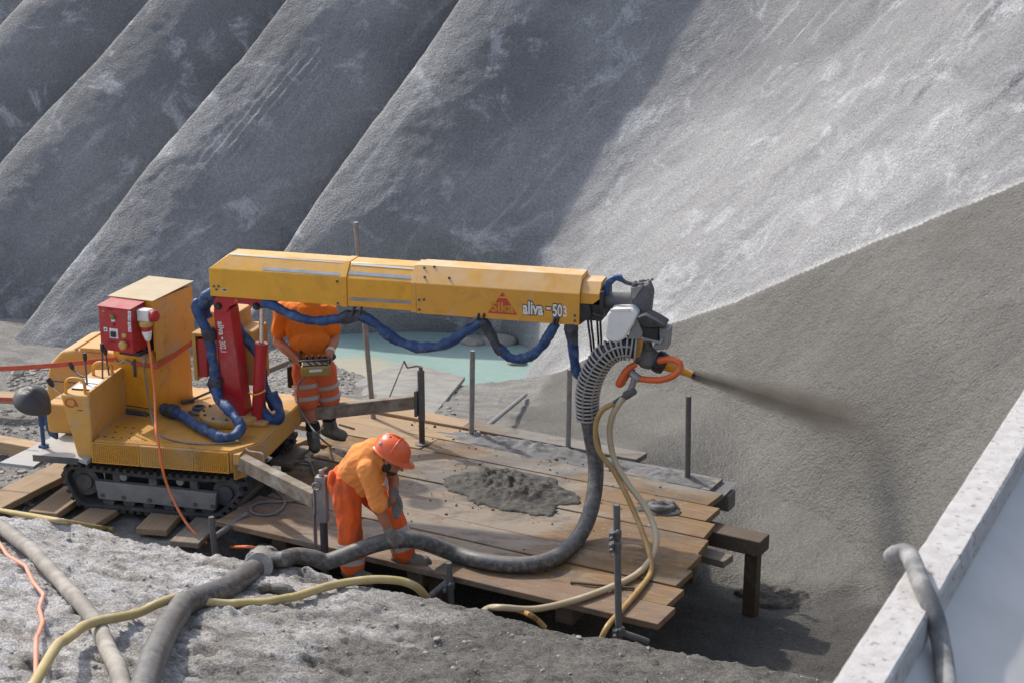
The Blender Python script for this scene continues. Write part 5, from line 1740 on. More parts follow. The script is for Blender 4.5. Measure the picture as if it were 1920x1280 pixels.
def resample(P, step):
    Q = []
    E = [P[0] * 2 - P[1]] + P + [P[-1] * 2 - P[-2]]
    for i in range(1, len(E) - 2):
        p0, p1, p2, p3 = E[i - 1], E[i], E[i + 1], E[i + 2]
        for k in range(30):
            t = k / 30
            Q.append(0.5 * ((2 * p1) + (p2 - p0) * t + (2 * p0 - 5 * p1 + 4 * p2 - p3) * t * t + (3 * p1 - p0 - 3 * p2 + p3) * t ** 3))
    Q.append(P[-1])
    out = [(Q[0], (Q[1] - Q[0]).normalized())]
    acc = 0
    for i in range(1, len(Q)):
        acc += (Q[i] - Q[i - 1]).length
        if acc >= step:
            out.append((Q[i], (Q[i] - Q[i - 1]).normalized()))
            acc = 0
    return out


ringm = MB()
N1, N2 = 26, 6
pts, fs = [], []
for i in range(N1):
    t = 2 * math.pi * i / N1
    for j in range(N2):
        s = 2 * math.pi * j / N2
        rr = .088 + .0125 * math.cos(s)
        pts.append((rr * math.cos(t), rr * math.sin(t), .0085 * math.sin(s)))
for i in range(N1):
    for j in range(N2):
        fs.append((i * N2 + j, ((i + 1) % N1) * N2 + j, ((i + 1) % N1) * N2 + (j + 1) % N2, i * N2 + (j + 1) % N2))
ringme = ringm.add(pts, fs).mesh('guard_ring')
ringme.materials.append(MATS['caked_ring'])
ringme.shade_smooth()
for p, d in resample(gp, .031):
    o = bpy.data.objects.new('guard_ring', ringme)
    COL.objects.link(o)
    o.parent = solo_guard
    o.matrix_local = ROOTW[solo_guard].inverted() @ (Matrix.Translation(p) @ d.to_track_quat('Z', 'Y').to_matrix().to_4x4())
for sgn in (-1, 1):
    part('spine_rod', MB().tube([p + Vector((0.0, -.085, 0)) * 1.0 + d.cross(Vector((0, 1, 0))) * .035 * sgn for p, d in resample(gp, .06)], .008, 6), 'galvanised', solo_guard, local=False)

# coupling wrapped in sheet
cw = MB()
d = (thin[1] - big[-1]).normalized()
cw.tube([big[-2].lerp(big[-1], .45), big[-2].lerp(big[-1], .8), big[-1], cp, cp.lerp(thin[1], .45)], .105, 18, sub=10, rfun=lambda s, L: .85 + .25 * math.sin(math.pi * min(1, s / L)) + .06 * math.sin(s * 52) + .05 * math.sin(s * 97 + 1))
for k in range(5):
    cw.tube([big[-1] + Vector((.09 * math.cos(a) * .5 + .02 * k - .05, -.02 * k, .10 * math.sin(a))) for a in [i * .7 for i in range(10)]], .012, 6)
solo('wrapped_coupling', cw, 'sheet_wrap', 'bulky hose coupling wrapped in dirty pale sheet on the near bank', 'hose coupling')
solo('soaked_sack', MB().tube(GB_([(486, 1098), (515, 1104), (540, 1106), (556, 1112)], .012), .035, 10, rfun=lambda s, L: .6 + .5 * math.sin(3 * s / L) + .2 * math.sin(40 * s)), 'boot_leather', 'dark soaked rag lying on the bank below the wrapped coupling', 'rag')

PX0 = GH(182, 1184)
hose('water_hose', [p + Vector((0, 0, .075 * math.exp(-((p.x - PX0.x) / .16) ** 2))) for p in GB_([(10, 1400), (108, 1234), (160, 1194), (225, 1168)], .03)] + [GH(262, 1164, .06), GH(300, 1160, .11), GH(335, 1150, .11), GH(372, 1139, .05)] + GB_([(420, 1131), (500, 1128), (560, 1116)], .024) + [Vector(PZ(620, 1097, .20)), Vector(PZ(690, 1086, .19)), Vector(PZ(742, 1087, .16)), Vector(PZ(772, 1095, .12)), Vector(PZ(790, 1108, .04)), Vector(PZ(806, 1130, -.10))], .030, 'yellow_hose', 'dull yellow water hose crossing over the thick dark hose on the near bank', 'water hose')
hose('slurry_hose', GB_([(-30, 968), (0, 985), (60, 1031), (118, 1094), (160, 1140), (186, 1176), (200, 1212), (222, 1256), (262, 1420)], .035), .052, 'grey_hose', 'dusty light grey hose running down the left side of the near bank', 'slurry hose')
hose('water_hose', GB_([(-20, 953), (60, 966), (120, 977), (175, 987), (212, 992)], .022), .022, 'yellow_hose', 'thin yellow hose lying along the bank crest below the timbers', 'water hose')
hose('power_cable', GB_([(-10, 1004), (14, 1040), (48, 1061), (62, 1090), (81, 1114), (74, 1140), (80, 1166), (68, 1200), (66, 1400)], .016), .0135, 'pink_cable', 'kinked salmon cable at the lower left beside the light grey hose', 'cable')
# machine cables
plug_w = MW @ (CF @ pb)
oc = [plug_w, Vector(PY(284, 680, plug_w.y - .05)), Vector(PY(290, 740, plug_w.y - .15)), MW @ PM(292, 800, -.02), MW @ PM(297, 830, -.09), MW @ PM(305, 880, -.12), MW @ PM(318, 920, -.12), MW @ PM(340, 965, -.2), Vector(PZ(362, 995, -.12)), Vector(PZ(388, 1018, -.18))]
hose('power_cable', oc, .0115, 'orange_cable', 'orange cable hanging from the red plug down past the rubber track', 'cable', n=8)
hose('power_cable', [GH(432, 1030, .01), Vector(PZ(450, 1024, -.02)), Vector(PZ(475, 1025, -.02)), GH(488, 1034, .0)], .0115, 'orange_cable', 'short bend of orange cable showing behind the bank crest under the deck', 'cable', n=8)
gc = [MW @ (CF @ PC(269, 680, -.05)), MW @ (CF @ PC(276, 730, -.07)), MW @ PM(287, 790, .25), MW @ PM(300, 815, .05)] + [MW @ Vector((*(lambda q: (q.x, q.y))(MI @ Vector(at_plane(u, v, (0, 0, 1), (0, 0, -.12 + ZP1 + .014)))), ZP1 + .018)) for u, v in ((325, 826), (370, 832), (420, 831), (452, 829))] + [MW @ Vector((1.50, .04, .60)), Vector(PY(492, 850, 11.9)), Vector(PY(496, 870, 11.9))]
hose('control_cable', gc, .008, 'grey_cable', 'thin grey cable lying across the yellow machine platform', 'cable', n=8)
hose('control_cable', [Vector(PZ(u, v, .015)) for u, v in ((528, 870), (560, 864), (580, 867), (588, 885), (598, 898), (612, 902))], .011, 'grey_cable', 'short grey cable on the boards left of the bent worker', 'cable', n=8)
lp = [Vector(PZ(u, v, .012)) for u, v in ((500, 905), (520, 922), (534, 940), (522, 958), (497, 965), (474, 960), (471, 949), (490, 941), (530, 939), (565, 937))]
hose('control_cable', lp, .009, 'grey_cable', 'grey cable coiled in one loop on the front plank under the outrigger', 'cable', n=8)
# hoses from the valve under the spray head
va = Vector(PY(1168, 746, 11.62))
vb_ = Vector(PY(1150, 756, 11.62))
h1_ = [va, Vector(PY(1150, 775, 11.62)), Vector(PY(1143, 812, 11.63)), Vector(PY(1152, 860, 11.6)), Vector(PY(1177, 905, 11.5)), Vector(PY(1210, 950, 11.35)), Vector(PY(1230, 1000, 11.15)), Vector(PY(1224, 1040, 10.98)), Vector(PZ(1193, 1076, .03)), Vector(PZ(1135, 1104, .03)), Vector(PY(1065, 1128, 10.28)), Vector(PY(1000, 1141, 10.15)), Vector(PZ(940, 1138, .12)), Vector(PZ(915, 1140, .06)), GH(895, 1150, -.03)]
hose('water_hose', h1_, .024, 'beige_hose', 'pale beige hose dropping from the spray head and running forward off the deck', 'water hose')
h2_ = [vb_, Vector(PY(1128, 770, 11.62)), Vector(PY(1117, 800, 11.62)), Vector(PY(1122, 842, 11.6)), Vector(PY(1152, 884, 11.55)), Vector(PY(1177, 932, 11.4)), Vector(PY(1200, 985, 11.2)), Vector(PY(1217, 1035, 10.98)), Vector(PZ(1220, 1072, .026)), Vector(PZ(1197, 1106, .026)), Vector(PZ(1163, 1146, .02)), Vector(PY(1138, 1175, 9.93)), Vector(PY(1120, 1215, 9.9))]
hose('water_hose', h2_, .021, 'amber_hose', 'amber brown hose looping down beside the pale beige hose', 'water hose')
hose('water_hose', [GH(960, 1141, .0), Vector(PY(985, 1148, 10.1)), Vector(PY(1006, 1160, 10.1)), Vector(PY(1022, 1176, 10.1))], .02, 'amber_hose', 'short bit of amber hose dipping into the gap before the deck edge', 'water hose', n=10)

# scaffold poles ------------------------------------------------------------
GP = 'upright steel tubes along the far deck edge'


def pole(base, top, label, group=GP, mat='galvanised', r=.0243, foot=.35):
    base, top = Vector(base), Vector(top)
    b = base - (top - base).normalized() * foot
    t = thing('scaffold_pole', b, 0, label, 'scaffold pole', group)
    mb = MB()
    n = 16
    mb.tube([b, base.lerp(top, .3), base.lerp(top, .7), top], r, n, spline=False, caps=False)
    # open end: wall thickness
    d = (top - base).normalized()
    mb.lathe(top - d * .03, top, [(0, r * .2), (.05, r * .8), (1, r * .8), (1.0, r)], n)
    part('tube', mb, mat, t, local=False)
    return t


y = PZ(700, 783, 0)[1]
pole(PZ(700, 783, 0), PY(667, 417, y), 'tallest leaning steel tube rising behind the boom')
pole(PZ(884, 816, 0), PY(886, 657, PZ(884, 816, 0)[1]), 'upright steel tube between the crank jack and the ribbed hose guard')
pole(PZ(1065, 843, 0), PY(1068, 692, PZ(1065, 843, 0)[1]), 'upright steel tube just left of the ribbed hose guard')
pole(PZ(1289, 898, 0), PY(1291, 742, PZ(1289, 898, 0)[1]), 'dark upright steel tube at the outer far corner of the deck', mat='splashed_steel')
yb = PZ(1160, 1175, -.0)[1]
pf_ = pole(PZ(1160, 1175, 0), PY(1156, 945, yb), 'splashed steel tube with a clamp standing at the front deck edge', 'steel tubes along the front deck edge', 'splashed_steel', foot=.5)


def clamp(par, c, r=.03, axis=(0, 0, 1)):
    c = Vector(c)
    mb = MB().lathe(c - Vector((0, 0, .03)), c + Vector((0, 0, .03)), [(0, .03), (.1, .038), (.9, .038), (1, .03)], 14)
    mb.box(c.x - .05, c.x - .02, c.y - .055, c.y - .01, c.z - .028, c.z + .028).cyl(c + Vector((-.035, -.09, .0)), c + Vector((-.035, -.03, 0)), .012, 8).ell(c + Vector((.01, -.04, .03)), (.02, .02, .02), None, 8, 5)
    part('clamp', mb, 'splashed_steel', par, local=False)


clamp(pf_, PY(1155, 1000, yb))
clamp(pf_, PY(1155, 1022, yb))
clamp(pf_, PY(1161, 1182, yb))
part('cross_tube', MB().cyl(PY(1168, 1186, yb), Vector(PY(1200, 1184, yb)) + Vector((.06, .05, -.10)), .0243, 12), 'splashed_steel', pf_, local=False)
yc = PZ(843, 1080, 0)[1] - .02
st_ = pole(PY(845, 1112, yc), PY(841, 1054, yc), 'short tube stub with a coupler at the front deck edge near the bent worker', 'steel tubes along the front deck edge', 'splashed_steel', foot=.3)
clamp(st_, PY(843, 1098, yc))
part('cross_tube', MB().cyl(PY(838, 1090, yc), Vector(PY(812, 1106, yc)) + Vector((-.03, -.08, -.02)), .0243, 12), 'splashed_steel', st_, local=False)
yd = PZ(398, 1005, -.05)[1]
s2 = pole(PY(401, 1016, yd), PY(396, 968, yd), 'short tube stub beside the end of the rubber track', 'steel tubes along the front deck edge', 'splashed_steel', foot=.25)
part('cross_tube', MB().cyl(PY(402, 1006, yd), Vector(PY(424, 992, yd)) + Vector((.12, .3, 0)), .0243, 12), 'splashed_steel', s2, local=False)
solo('scaffold_tube', MB().tube([DK(.92, 2.62, .03), GH(985, 748, .05)], .0243, 14, spline=False), 'galvanised', 'clean steel tube lying slanted against the fresh slope behind the deck', 'scaffold tube')
solo('scaffold_tube', MB().tube([DK(-.19, 2.72, -.05), GH(722, 762, .03)], .0243, 14, spline=False), 'galvanised', 'steel tube lying on the ground at the foot of the tallest tube', 'scaffold tube')

# the parapet at the lower right and its hose ------------------------------------------------------------
wz = 3.30
wl0, wl1 = Vector(PZ(1558, 1280, wz)), Vector(PZ(1920, 727, wz))
wr0 = Vector(PZ(1663, 1280, wz))
wd = (wl1 - wl0).normalized()
wn_ = Vector((wd.y, -wd.x, 0))
ww = (wr0 - wl0).dot(wn_)
W0, W1 = wl0 - wd * 3.0, wl1 + wd * 5.5
par_ = thing('parapet', W0, 0, 'pale concrete parapet with a granular top running off the lower right corner', 'parapet')
NS = 220
L = (W1 - W0).length
rr = random.Random(3)
prof_o, prof_i = [], []
mb = MB()
pts, fs = [], []
sec = [(0.0, -.45), (0.0, -.008), (.006, 0.0), (ww - .006, 0.0), (ww, -.008), (ww, -.085), (ww - .012, -.09), (ww - .012, -.45)]
for i in range(NS + 1):
    p = W0 + wd * (L * i / NS)
    for j, (a, z) in enumerate(sec):
        e = rr.uniform(-.0016, .0016) if j in (1, 2, 3, 4) else 0
        pts.append((p.x + wn_.x * (a + e), p.y + wn_.y * (a + e), wz + z + e * .8))
k = len(sec)
for i in range(NS):
    for j in range(k - 1):
        fs.append((i * k + j, i * k + j + 1, (i + 1) * k + j + 1, (i + 1) * k + j))
mb.add(pts, fs)
part('coping', mb, 'concrete_cap', par_, local=False, angle=25)
q0, q1 = W0 + wn_ * (ww - .011), W1 + wn_ * (ww - .011)
dn = wn_ * .95 + Vector((0, 0, -.62))
part('apron', MB().add([q0 + Vector((0, 0, -.088)), q1 + Vector((0, 0, -.088)), q1 + Vector((0, 0, -.088)) + dn * 1.6, q0 + Vector((0, 0, -.088)) + dn * 1.6,
                        q0 + Vector((0, 0, -.45)), q1 + Vector((0, 0, -.45)), q1 + Vector((0, 0, -.55)) + dn * 1.6, q0 + Vector((0, 0, -.55)) + dn * 1.6],
                       [(0, 1, 2, 3), (4, 7, 6, 5), (0, 3, 7, 4), (1, 5, 6, 2), (3, 2, 6, 7)]), 'smooth_sheet', par_, local=False)
part('wall_foot', MB().prism([W0 + Vector((0, 0, -.451)), W1 + Vector((0, 0, -.451)), W1 + wn_ * .35 + Vector((0, 0, -.451)), W0 + wn_ * .35 + Vector((0, 0, -.451))], (0, 0, -4.5)), 'slab_concrete', par_, local=False)
apn = Vector((wn_.x * .62, wn_.y * .62, .95)).normalized()
he = Vector(PZ(1702, 1060, wz))
hw = [he - wn_ * .050 + wd * .02 + Vector((0, 0, .004)), he - wn_ * .034 + wd * .012 + Vector((0, 0, .022)), he + wn_ * .002 - wd * .005 + Vector((0, 0, .034)), Vector(PZ(1728, 1096, wz + .034))] + [Vector(at_plane(u, v, apn, q0 + Vector((0, 0, -.088)) + apn * rr_)) for u, v, rr_ in ((1752, 1152, .075), (1764, 1205, .036), (1772, 1255, .03), (1778, 1310, .03), (1786, 1400, .03))]
hw_r = .0245
hd0 = (hw[0] - hw[1]).normalized()
hose('grey_hose', hw, hw_r, 'old_hose', 'light grey hose hanging over the concrete parapet', 'hose', n=18)
# ------------------------------------------------------------------ people
def blob(name, mb, mat, parent, voxel=.008, smooth=4, folds=0.0, fscale=9.0, seed=0, fdir=None, slots=None):
    """one continuous skin over overlapping limbs: voxel union, smoothed; cloth gets folds"""
    me = bpy.data.meshes.new(name)
    me.from_pydata(mb.v, [], mb.f)
    bm = bmesh.new()
    bm.from_mesh(me)
    bmesh.ops.remove_doubles(bm, verts=bm.verts, dist=1e-6)
    bmesh.ops.recalc_face_normals(bm, faces=bm.faces)
    bm.to_mesh(me)
    bm.free()
    o = bpy.data.objects.new(name, me)
    COL.objects.link(o)
    rm = o.modifiers.new('r', 'REMESH')
    rm.mode = 'VOXEL'
    rm.voxel_size = voxel
    sm_ = o.modifiers.new('s', 'SMOOTH')
    sm_.factor = .5
    sm_.iterations = smooth
    out = bpy.data.meshes.new_from_object(o.evaluated_get(bpy.context.evaluated_depsgraph_get()))
    bpy.data.objects.remove(o)
    bpy.data.meshes.remove(me)
    n = len(out.vertices)
    co = np.empty(n * 3, np.float32)
    no = np.empty(n * 3, np.float32)
    out.vertices.foreach_get('co', co)
    out.vertices.foreach_get('normal', no)
    co, no = co.reshape(-1, 3).astype(float), no.reshape(-1, 3).astype(float)
    if folds:
        q = co * fscale
        if fdir is not None:
            fd_ = np.array(Vector(fdir).normalized())
            q = q - np.outer(q @ fd_, fd_) * .65
        w = fbm(q[:, 0] + seed, q[:, 1], q[:, 2], 3)
        w2 = 1 - np.abs(fbm(q[:, 0] * .8 + seed + 9, q[:, 1] * .8, q[:, 2] * .8, 2)) * 1.6
        co = co + no * (folds * (.6 * w + .7 * np.clip(w2, -1, 1)))[:, None]
        out.vertices.foreach_set('co', co.reshape(-1).astype(np.float32))
    out.update()
    out.name = name
    oo = part(name, out, mat, parent, local=False, angle=180)
    return oo


def fingers(mb, wrist, mid, knuckle_dir, spread_dir, palm_n, L=.085, r=.0085, curl=.6, thumb=1):
    """palm and five separate fingers: mid is the knuckle centre"""
    w, k = Vector(wrist), Vector(mid)
    kd, sd, pn = Vector(knuckle_dir).normalized(), Vector(spread_dir).normalized(), Vector(palm_n).normalized()
    mb.cap(w, r * 2.9, w.lerp(k, .35), r * 3.0)
    for i, s in enumerate((-1.5, -.5, .5, 1.5)):
        mb.cap(w + sd * s * r * 1.3, r * 1.35, k + sd * s * r * 2.15, r * 1.25)
        ln = L * (.88, 1.0, .96, .76)[i]
        a = k + sd * s * r * 2.2
        d1 = (kd * math.cos(curl * .6) + pn * math.sin(curl * .6))
        b = a + d1 * ln * .45
        d2 = (kd * math.cos(curl * 1.5) + pn * math.sin(curl * 1.5))
        c = b + d2 * ln * .32
        d3 = (kd * math.cos(curl * 2.3) + pn * math.sin(curl * 2.3))
        e = c + d3 * ln * .24
        mb.cap(a, r * 1.08, b, r, 8, 3).cap(b, r, c, r * .92, 8, 3).cap(c, r * .92, e, r * .8, 8, 3)
    a = w + sd * -1 * thumb * r * 2.2 + (k - w) * .25
    b = a + (kd * .6 - sd * thumb * .65 + pn * .35).normalized() * L * .42
    c = b + (kd * .85 - sd * thumb * .1 + pn * .5).normalized() * L * .38
    mb.cap(a, r * 1.4, b, r * 1.15, 8, 3).cap(b, r * 1.15, c, r * .95, 8, 3)


def head(mb, c, fwd, up, s=1.0):
    """skull, jaw, nose, ears, brow and lips"""
    c = Vector(c)
    f, u = Vector(fwd).normalized(), Vector(up).normalized()
    r = f.cross(u).normalized()
    R = Matrix((r, f, u)).transposed()
    P_ = lambda x, y, z: c + R @ Vector((x, y, z)) * s
    mb.ell(P_(0, -.01, .02), (.074 * s, .092 * s, .092 * s), R)
    mb.ell(P_(0, .03, -.045), (.056 * s, .060 * s, .062 * s), R)
    mb.ell(P_(0, .055, -.088), (.030 * s, .028 * s, .024 * s), R)
    mb.cap(P_(0, .085, .012), .011 * s, P_(0, .108, -.028), .015 * s, 10, 4)
    for sx_ in (-1, 1):
        mb.ell(P_(sx_ * .078, -.008, -.012), (.010 * s, .020 * s, .030 * s), R, 10, 6)
        mb.cap(P_(sx_ * .014, .083, .026), .010 * s, P_(sx_ * .048, .066, .026), .010 * s, 8, 3)
    mb.cap(P_(-.02, .083, -.058), .008 * s, P_(.02, .083, -.058), .008 * s, 8, 3)
    mb.cap(P_(-.018, .080, -.070), .009 * s, P_(.018, .080, -.070), .009 * s, 8, 3)
    return P_, R


def eyes(P_, s, parent):
    for sx_ in (-1, 1):
        e = part('eye', MB().ell(P_(sx_ * .031, .074, .006), (.012 * s,) * 3, None, 12, 8), 'white_print', parent, local=False)
        part('iris', MB().ell(P_(sx_ * .031, .083, .005), (.0055 * s,) * 3, None, 10, 6), 'black_print', e, local=False)


def helmet(c, fwd, up, parent, s=1.0):
    c = Vector(c)
    f, u = Vector(fwd).normalized(), Vector(up).normalized()
    r = f.cross(u).normalized()
    u = r.cross(f).normalized()
    R = Matrix((r, f, u)).transposed()
    mb = MB()
    n, m_ = 40, 12
    pts, fs = [], []
    for i in range(m_ + 1):
        ph = math.pi / 2 * i / m_
        for k in range(n):
            t = 2 * math.pi * k / n
            rr_ = math.cos(ph) ** .85
            x = .117 * rr_ * math.cos(t)
            y = .142 * rr_ * math.sin(t)
            z = .128 * math.sin(ph) ** .95 + .010 * math.exp(-(x / .022) ** 2) * math.cos(ph * .8)
            pts.append(c + R @ Vector((x, y, z)) * s)
    for i in range(m_):
        for k in range(n):
            k2 = (k + 1) % n
            fs.append((i * n + k, i * n + k2, (i + 1) * n + k2, (i + 1) * n + k))
    b = len(pts)
    rings = ((.117, .142, 0.0, 0), (.126, .152, -.006, 0), (.128, .154, -.012, 0), (.112, .136, -.006, 0))
    for (a_, bb, z, _) in rings:
        for k in range(n):
            t = 2 * math.pi * k / n
            ext = 1 + .30 * max(0, math.sin(t)) ** 3 * (1 if a_ > .12 else 0)
            pts.append(c + R @ Vector((a_ * math.cos(t), bb * math.sin(t) * ext, z - .012 * max(0, math.sin(t)) * (1 if a_ > .12 else 0))) * s)
    for j in range(3):
        for k in range(n):
            k2 = (k + 1) % n
            fs.append((b + j * n + k, b + (j + 1) * n + k, b + (j + 1) * n + k2, b + j * n + k2))
    hm = part('helmet', mb.add(pts, fs), 'helmet_plastic', parent, local=False, angle=50)
    # moulded ridge, vents, peg marks
    rg_ = MB()
    rg_.tube([c + R @ Vector((.1185 * math.cos(t), .02, .129 * math.sin(t))) * s for t in [math.pi * (.12 + .76 * i / 14) for i in range(15)]], .006 * s, 8)
    rg_.tube([c + R @ Vector((0, .1425 * math.cos(t), .136 * math.sin(t))) * s for t in [math.pi * (.15 + .7 * i / 14) for i in range(15)]], .007 * s, 8)
    part('helmet_ridge', rg_, 'helmet_plastic', hm, local=False, angle=180)
    em = MB()
    em.ell(c + R @ Vector((.080, -.085, .055)) * s, (.016 * s, .016 * s, .016 * s), R, 10, 6)
    part('helmet_mark', em, 'reflective_tape', hm, local=False)
    part('helmet_knob', MB().ell(c + R @ Vector((.03, -.05, .118)) * s, (.010, .010, .006), R, 10, 6), 'black_print', hm, local=False)
    part('chin_strap', MB().tube([c + R @ Vector((sx_ * .098, .02 + .01 * abs(sx_), -.01 - .10 * (1 - abs(sx_)))) * s for sx_ in (-1, -.75, -.4, 0, .4, .75, 1)], .006, 6), 'black_plastic', hm, local=False)
    return hm


def band(name, a, b, t0, t1, r0, r1, mat, parent, sq=1.0, n=22, off=.004):
    """a strip of tape round a limb from fraction t0 to t1"""
    a, b = Vector(a), Vector(b)
    p, q = a.lerp(b, t0), a.lerp(b, t1)
    L = (q - p).length
    return part(name, MB().lathe(p, q, [(0, r0), (.02, r0 + off), (.98, r1 + off), (1, r1)], n), mat, parent, local=False)


def boot(mb, ankle, toe_dir, L=.27, sc=1.0):
    a = Vector(ankle)
    d = Vector(toe_dir)
    d.z = 0
    d.normalize()
    s = Vector((-d.y, d.x, 0))
    g = a + Vector((0, 0, -.10))
    mb.cap(a + Vector((0, 0, .07)), .060, a + Vector((0, 0, -.03)), .056)
    mb.cap(g + d * -.05 + Vector((0, 0, .045)), .050, g + d * .06 + Vector((0, 0, .055)), .050)
    mb.cap(g + d * .04 + Vector((0, 0, .05)), .046, g + d * (L * .62) + Vector((0, 0, .040)), .044)
    for k in (-1, 1):
        mb.cap(g + d * .08 + s * .02 * k + Vector((0, 0, .04)), .036, g + d * (L * .64) + s * .012 * k + Vector((0, 0, .036)), .036)


def sole(a, toe_dir, L=.27):
    a = Vector(a)
    d = Vector(toe_dir)
    d.z = 0
    d.normalize()
    s = Vector((-d.y, d.x, 0))
    g = a + Vector((0, 0, -.11))
    P_ = []
    for t in [2 * math.pi * i / 20 for i in range(20)]:
        P_.append(g + d * (.055 + L * .56 * math.cos(t)) + s * (.054 * math.sin(t)) * (1.0 if math.cos(t) > 0 else .85))
    return MB().prism(P_, (0, 0, .03))


# --- the worker bent over the hose
WB = PZ(762, 1058, 0.0)
pb_ = thing('person', (-.95, 11.0, 0.0), 0, 'worker in orange with helmet bending over to lift the dark hose', 'person', 'construction workers')
J = lambda u, v, y: Vector(PY(u, v, y))
pel = J(652, 905, 11.16)
waist = J(664, 890, 11.10)
chest = J(686, 866, 11.00)
upch = J(702, 855, 10.95)
neck = J(715, 850, 10.92)
hd_c = J(735, 847, 10.89)
shN, shF = J(690, 880, 10.82), J(722, 855, 11.10)
elN, wrN = J(714, 958, 10.80), J(732, 1000, 10.82)
hdN = J(740, 1013, 10.84)
elF, wrF = J(738, 896, 11.06), J(738, 925, 10.98)
hdF = J(743, 940, 10.95)
hpL, hpR = J(648, 912, 11.06), J(682, 908, 11.24)
knL, anL = J(655, 988, 10.98), J(661, 1060, 10.93)
knR, anR = J(733, 958, 11.12), J(757, 1034, 11.06)
fN = Vector((0.88, -.18, -.44))
uN = Vector((0.44, -.06, .90))
body = MB()
Ph, Rh = head(body, hd_c + Vector((0, 0, -.045)), (0.80, -.25, -.55), (.56, -.10, .82))
body.cap(neck, .058, hd_c + Vector((-.01, 0, -.02)), .055)
body.cap(pel, .13, waist, .12).cap(waist, .12, chest, .135).cap(chest, .135, upch, .12)
body.cap(shN, .052, shF, .052)
for (sh, el, wr) in ((shN, elN, wrN), (shF, elF, wrF)):
    body.cap(sh, .052, el, .041).cap(el, .041, el.lerp(wr, .35), .041).cap(el.lerp(wr, .35), .041, wr, .029)
    body.cap(wr, .028, wr + (wr - el).normalized() * .05, .028)
for (hp, kn, an) in ((hpL, knL, anL), (hpR, knR, anR)):
    body.cap(pel, .10, hp, .085).cap(hp, .085, kn, .055).cap(kn, .055, kn.lerp(an, .35), .054).cap(kn.lerp(an, .35), .054, an, .036)
bd = blob('body', body, 'tanned_skin', pb_, .0065, 3)
eyes(Ph, 1.0, pb_)
part('hair', MB().ell(Ph(0, -.03, .01), (.077, .080, .085), Rh), 'hair', pb_, local=False)
part('beard', MB().ell(Ph(0, .05, -.085), (.045, .045, .035), Rh).ell(Ph(0.05, .01, -.06), (.02, .035, .045), Rh).ell(Ph(-.05, .01, -.06), (.02, .035, .045), Rh), 'hair', pb_, local=False, angle=180)
helmet(hd_c + Vector((.0, 0, .0)), (0.86, -.30, -.42), (.46, -.14, .88), pb_, 1.0)
# shirt
sh_ = MB()
sh_.cap(pel.lerp(waist, .1), .138, waist, .136).cap(waist, .136, chest, .150).cap(chest, .150, upch, .132)
sh_.cap(upch, .12, neck.lerp(upch, .35), .085)
sh_.cap(waist + Vector((.03, -.02, -.07)), .10, chest + Vector((.05, -.02, -.08)), .10)
sh_.cap(shN.lerp(shF, .1), .078, shF, .074)
for (sh, el) in ((shN, elN), (shF, elF)):
    e = sh.lerp(el, .80 if el is elN else .45)
    sh_.cap(sh, .076, sh.lerp(e, .5), .066).cap(sh.lerp(e, .5), .066, e, .068)
blob('shirt', sh_, 'faded_orange_cloth', pb_, .007, 12, .010, 15.0, 3, fdir=(.4, -.2, .3))
# trousers
tr_ = MB()
tr_.cap(pel, .148, pel.lerp(waist, .45), .14)
for (hp, kn, an) in ((hpL, knL, anL), (hpR, knR, anR)):
    a2 = kn.lerp(an, .97)
    tr_.cap(pel, .125, hp, .112).cap(hp, .112, kn, .083).cap(kn, .083, kn.lerp(a2, .5), .079).cap(kn.lerp(a2, .5), .079, a2, .082)
trs = blob('trousers', tr_, 'trouser_cloth', pb_, .007, 3, .016, 13.0, 6, fdir=(0, 0, 1))
for (kn, an) in ((knL, anL), (knR, anR)):
    band('reflective_band', kn, an, .40, .54, .092, .091, 'reflective_tape', trs)
    band('reflective_band', kn, an, .80, .94, .090, .089, 'reflective_tape', trs)
for an, td in ((anR, (.95, -.22, 0)), (anL, (.75, -.6, 0))):
    bt = MB()
    boot(bt, an, td)
    bo = blob('boot', bt, 'boot_leather', pb_, .007, 3, .004, 22)
    part('sole', sole(an, td), 'rubber', bo, local=False, bevel=.006)
# gloves, closing on the hose and resting on the thigh
g1 = MB()
g1.cap(elN.lerp(wrN, .80), .040, wrN, .037)
fingers(g1, wrN, hdN + Vector((.005, -.03, .03)), (.55, -.25, -.72), (.80, .15, .45), (-.15, .85, -.35), L=.105, r=.0125, curl=.62, thumb=-1)
blob('glove', g1, 'glove_cloth', pb_, .0055, 2, .002, 30)
g2 = MB()
g2.cap(wrF.lerp(elF, .12), .040, wrF, .038)
fingers(g2, wrF, hdF, (.35, -.35, -.85), (.75, -.5, .35), (-.4, -.2, -.55), L=.10, r=.0125, curl=.35, thumb=1)
blob('glove', g2, 'glove_cloth', pb_, .0055, 2, .002, 30)
part('tool_pouch', MB().ell(J(622, 895, 11.05), (.03, .05, .06)), 'trouser_cloth', pb_, local=False)

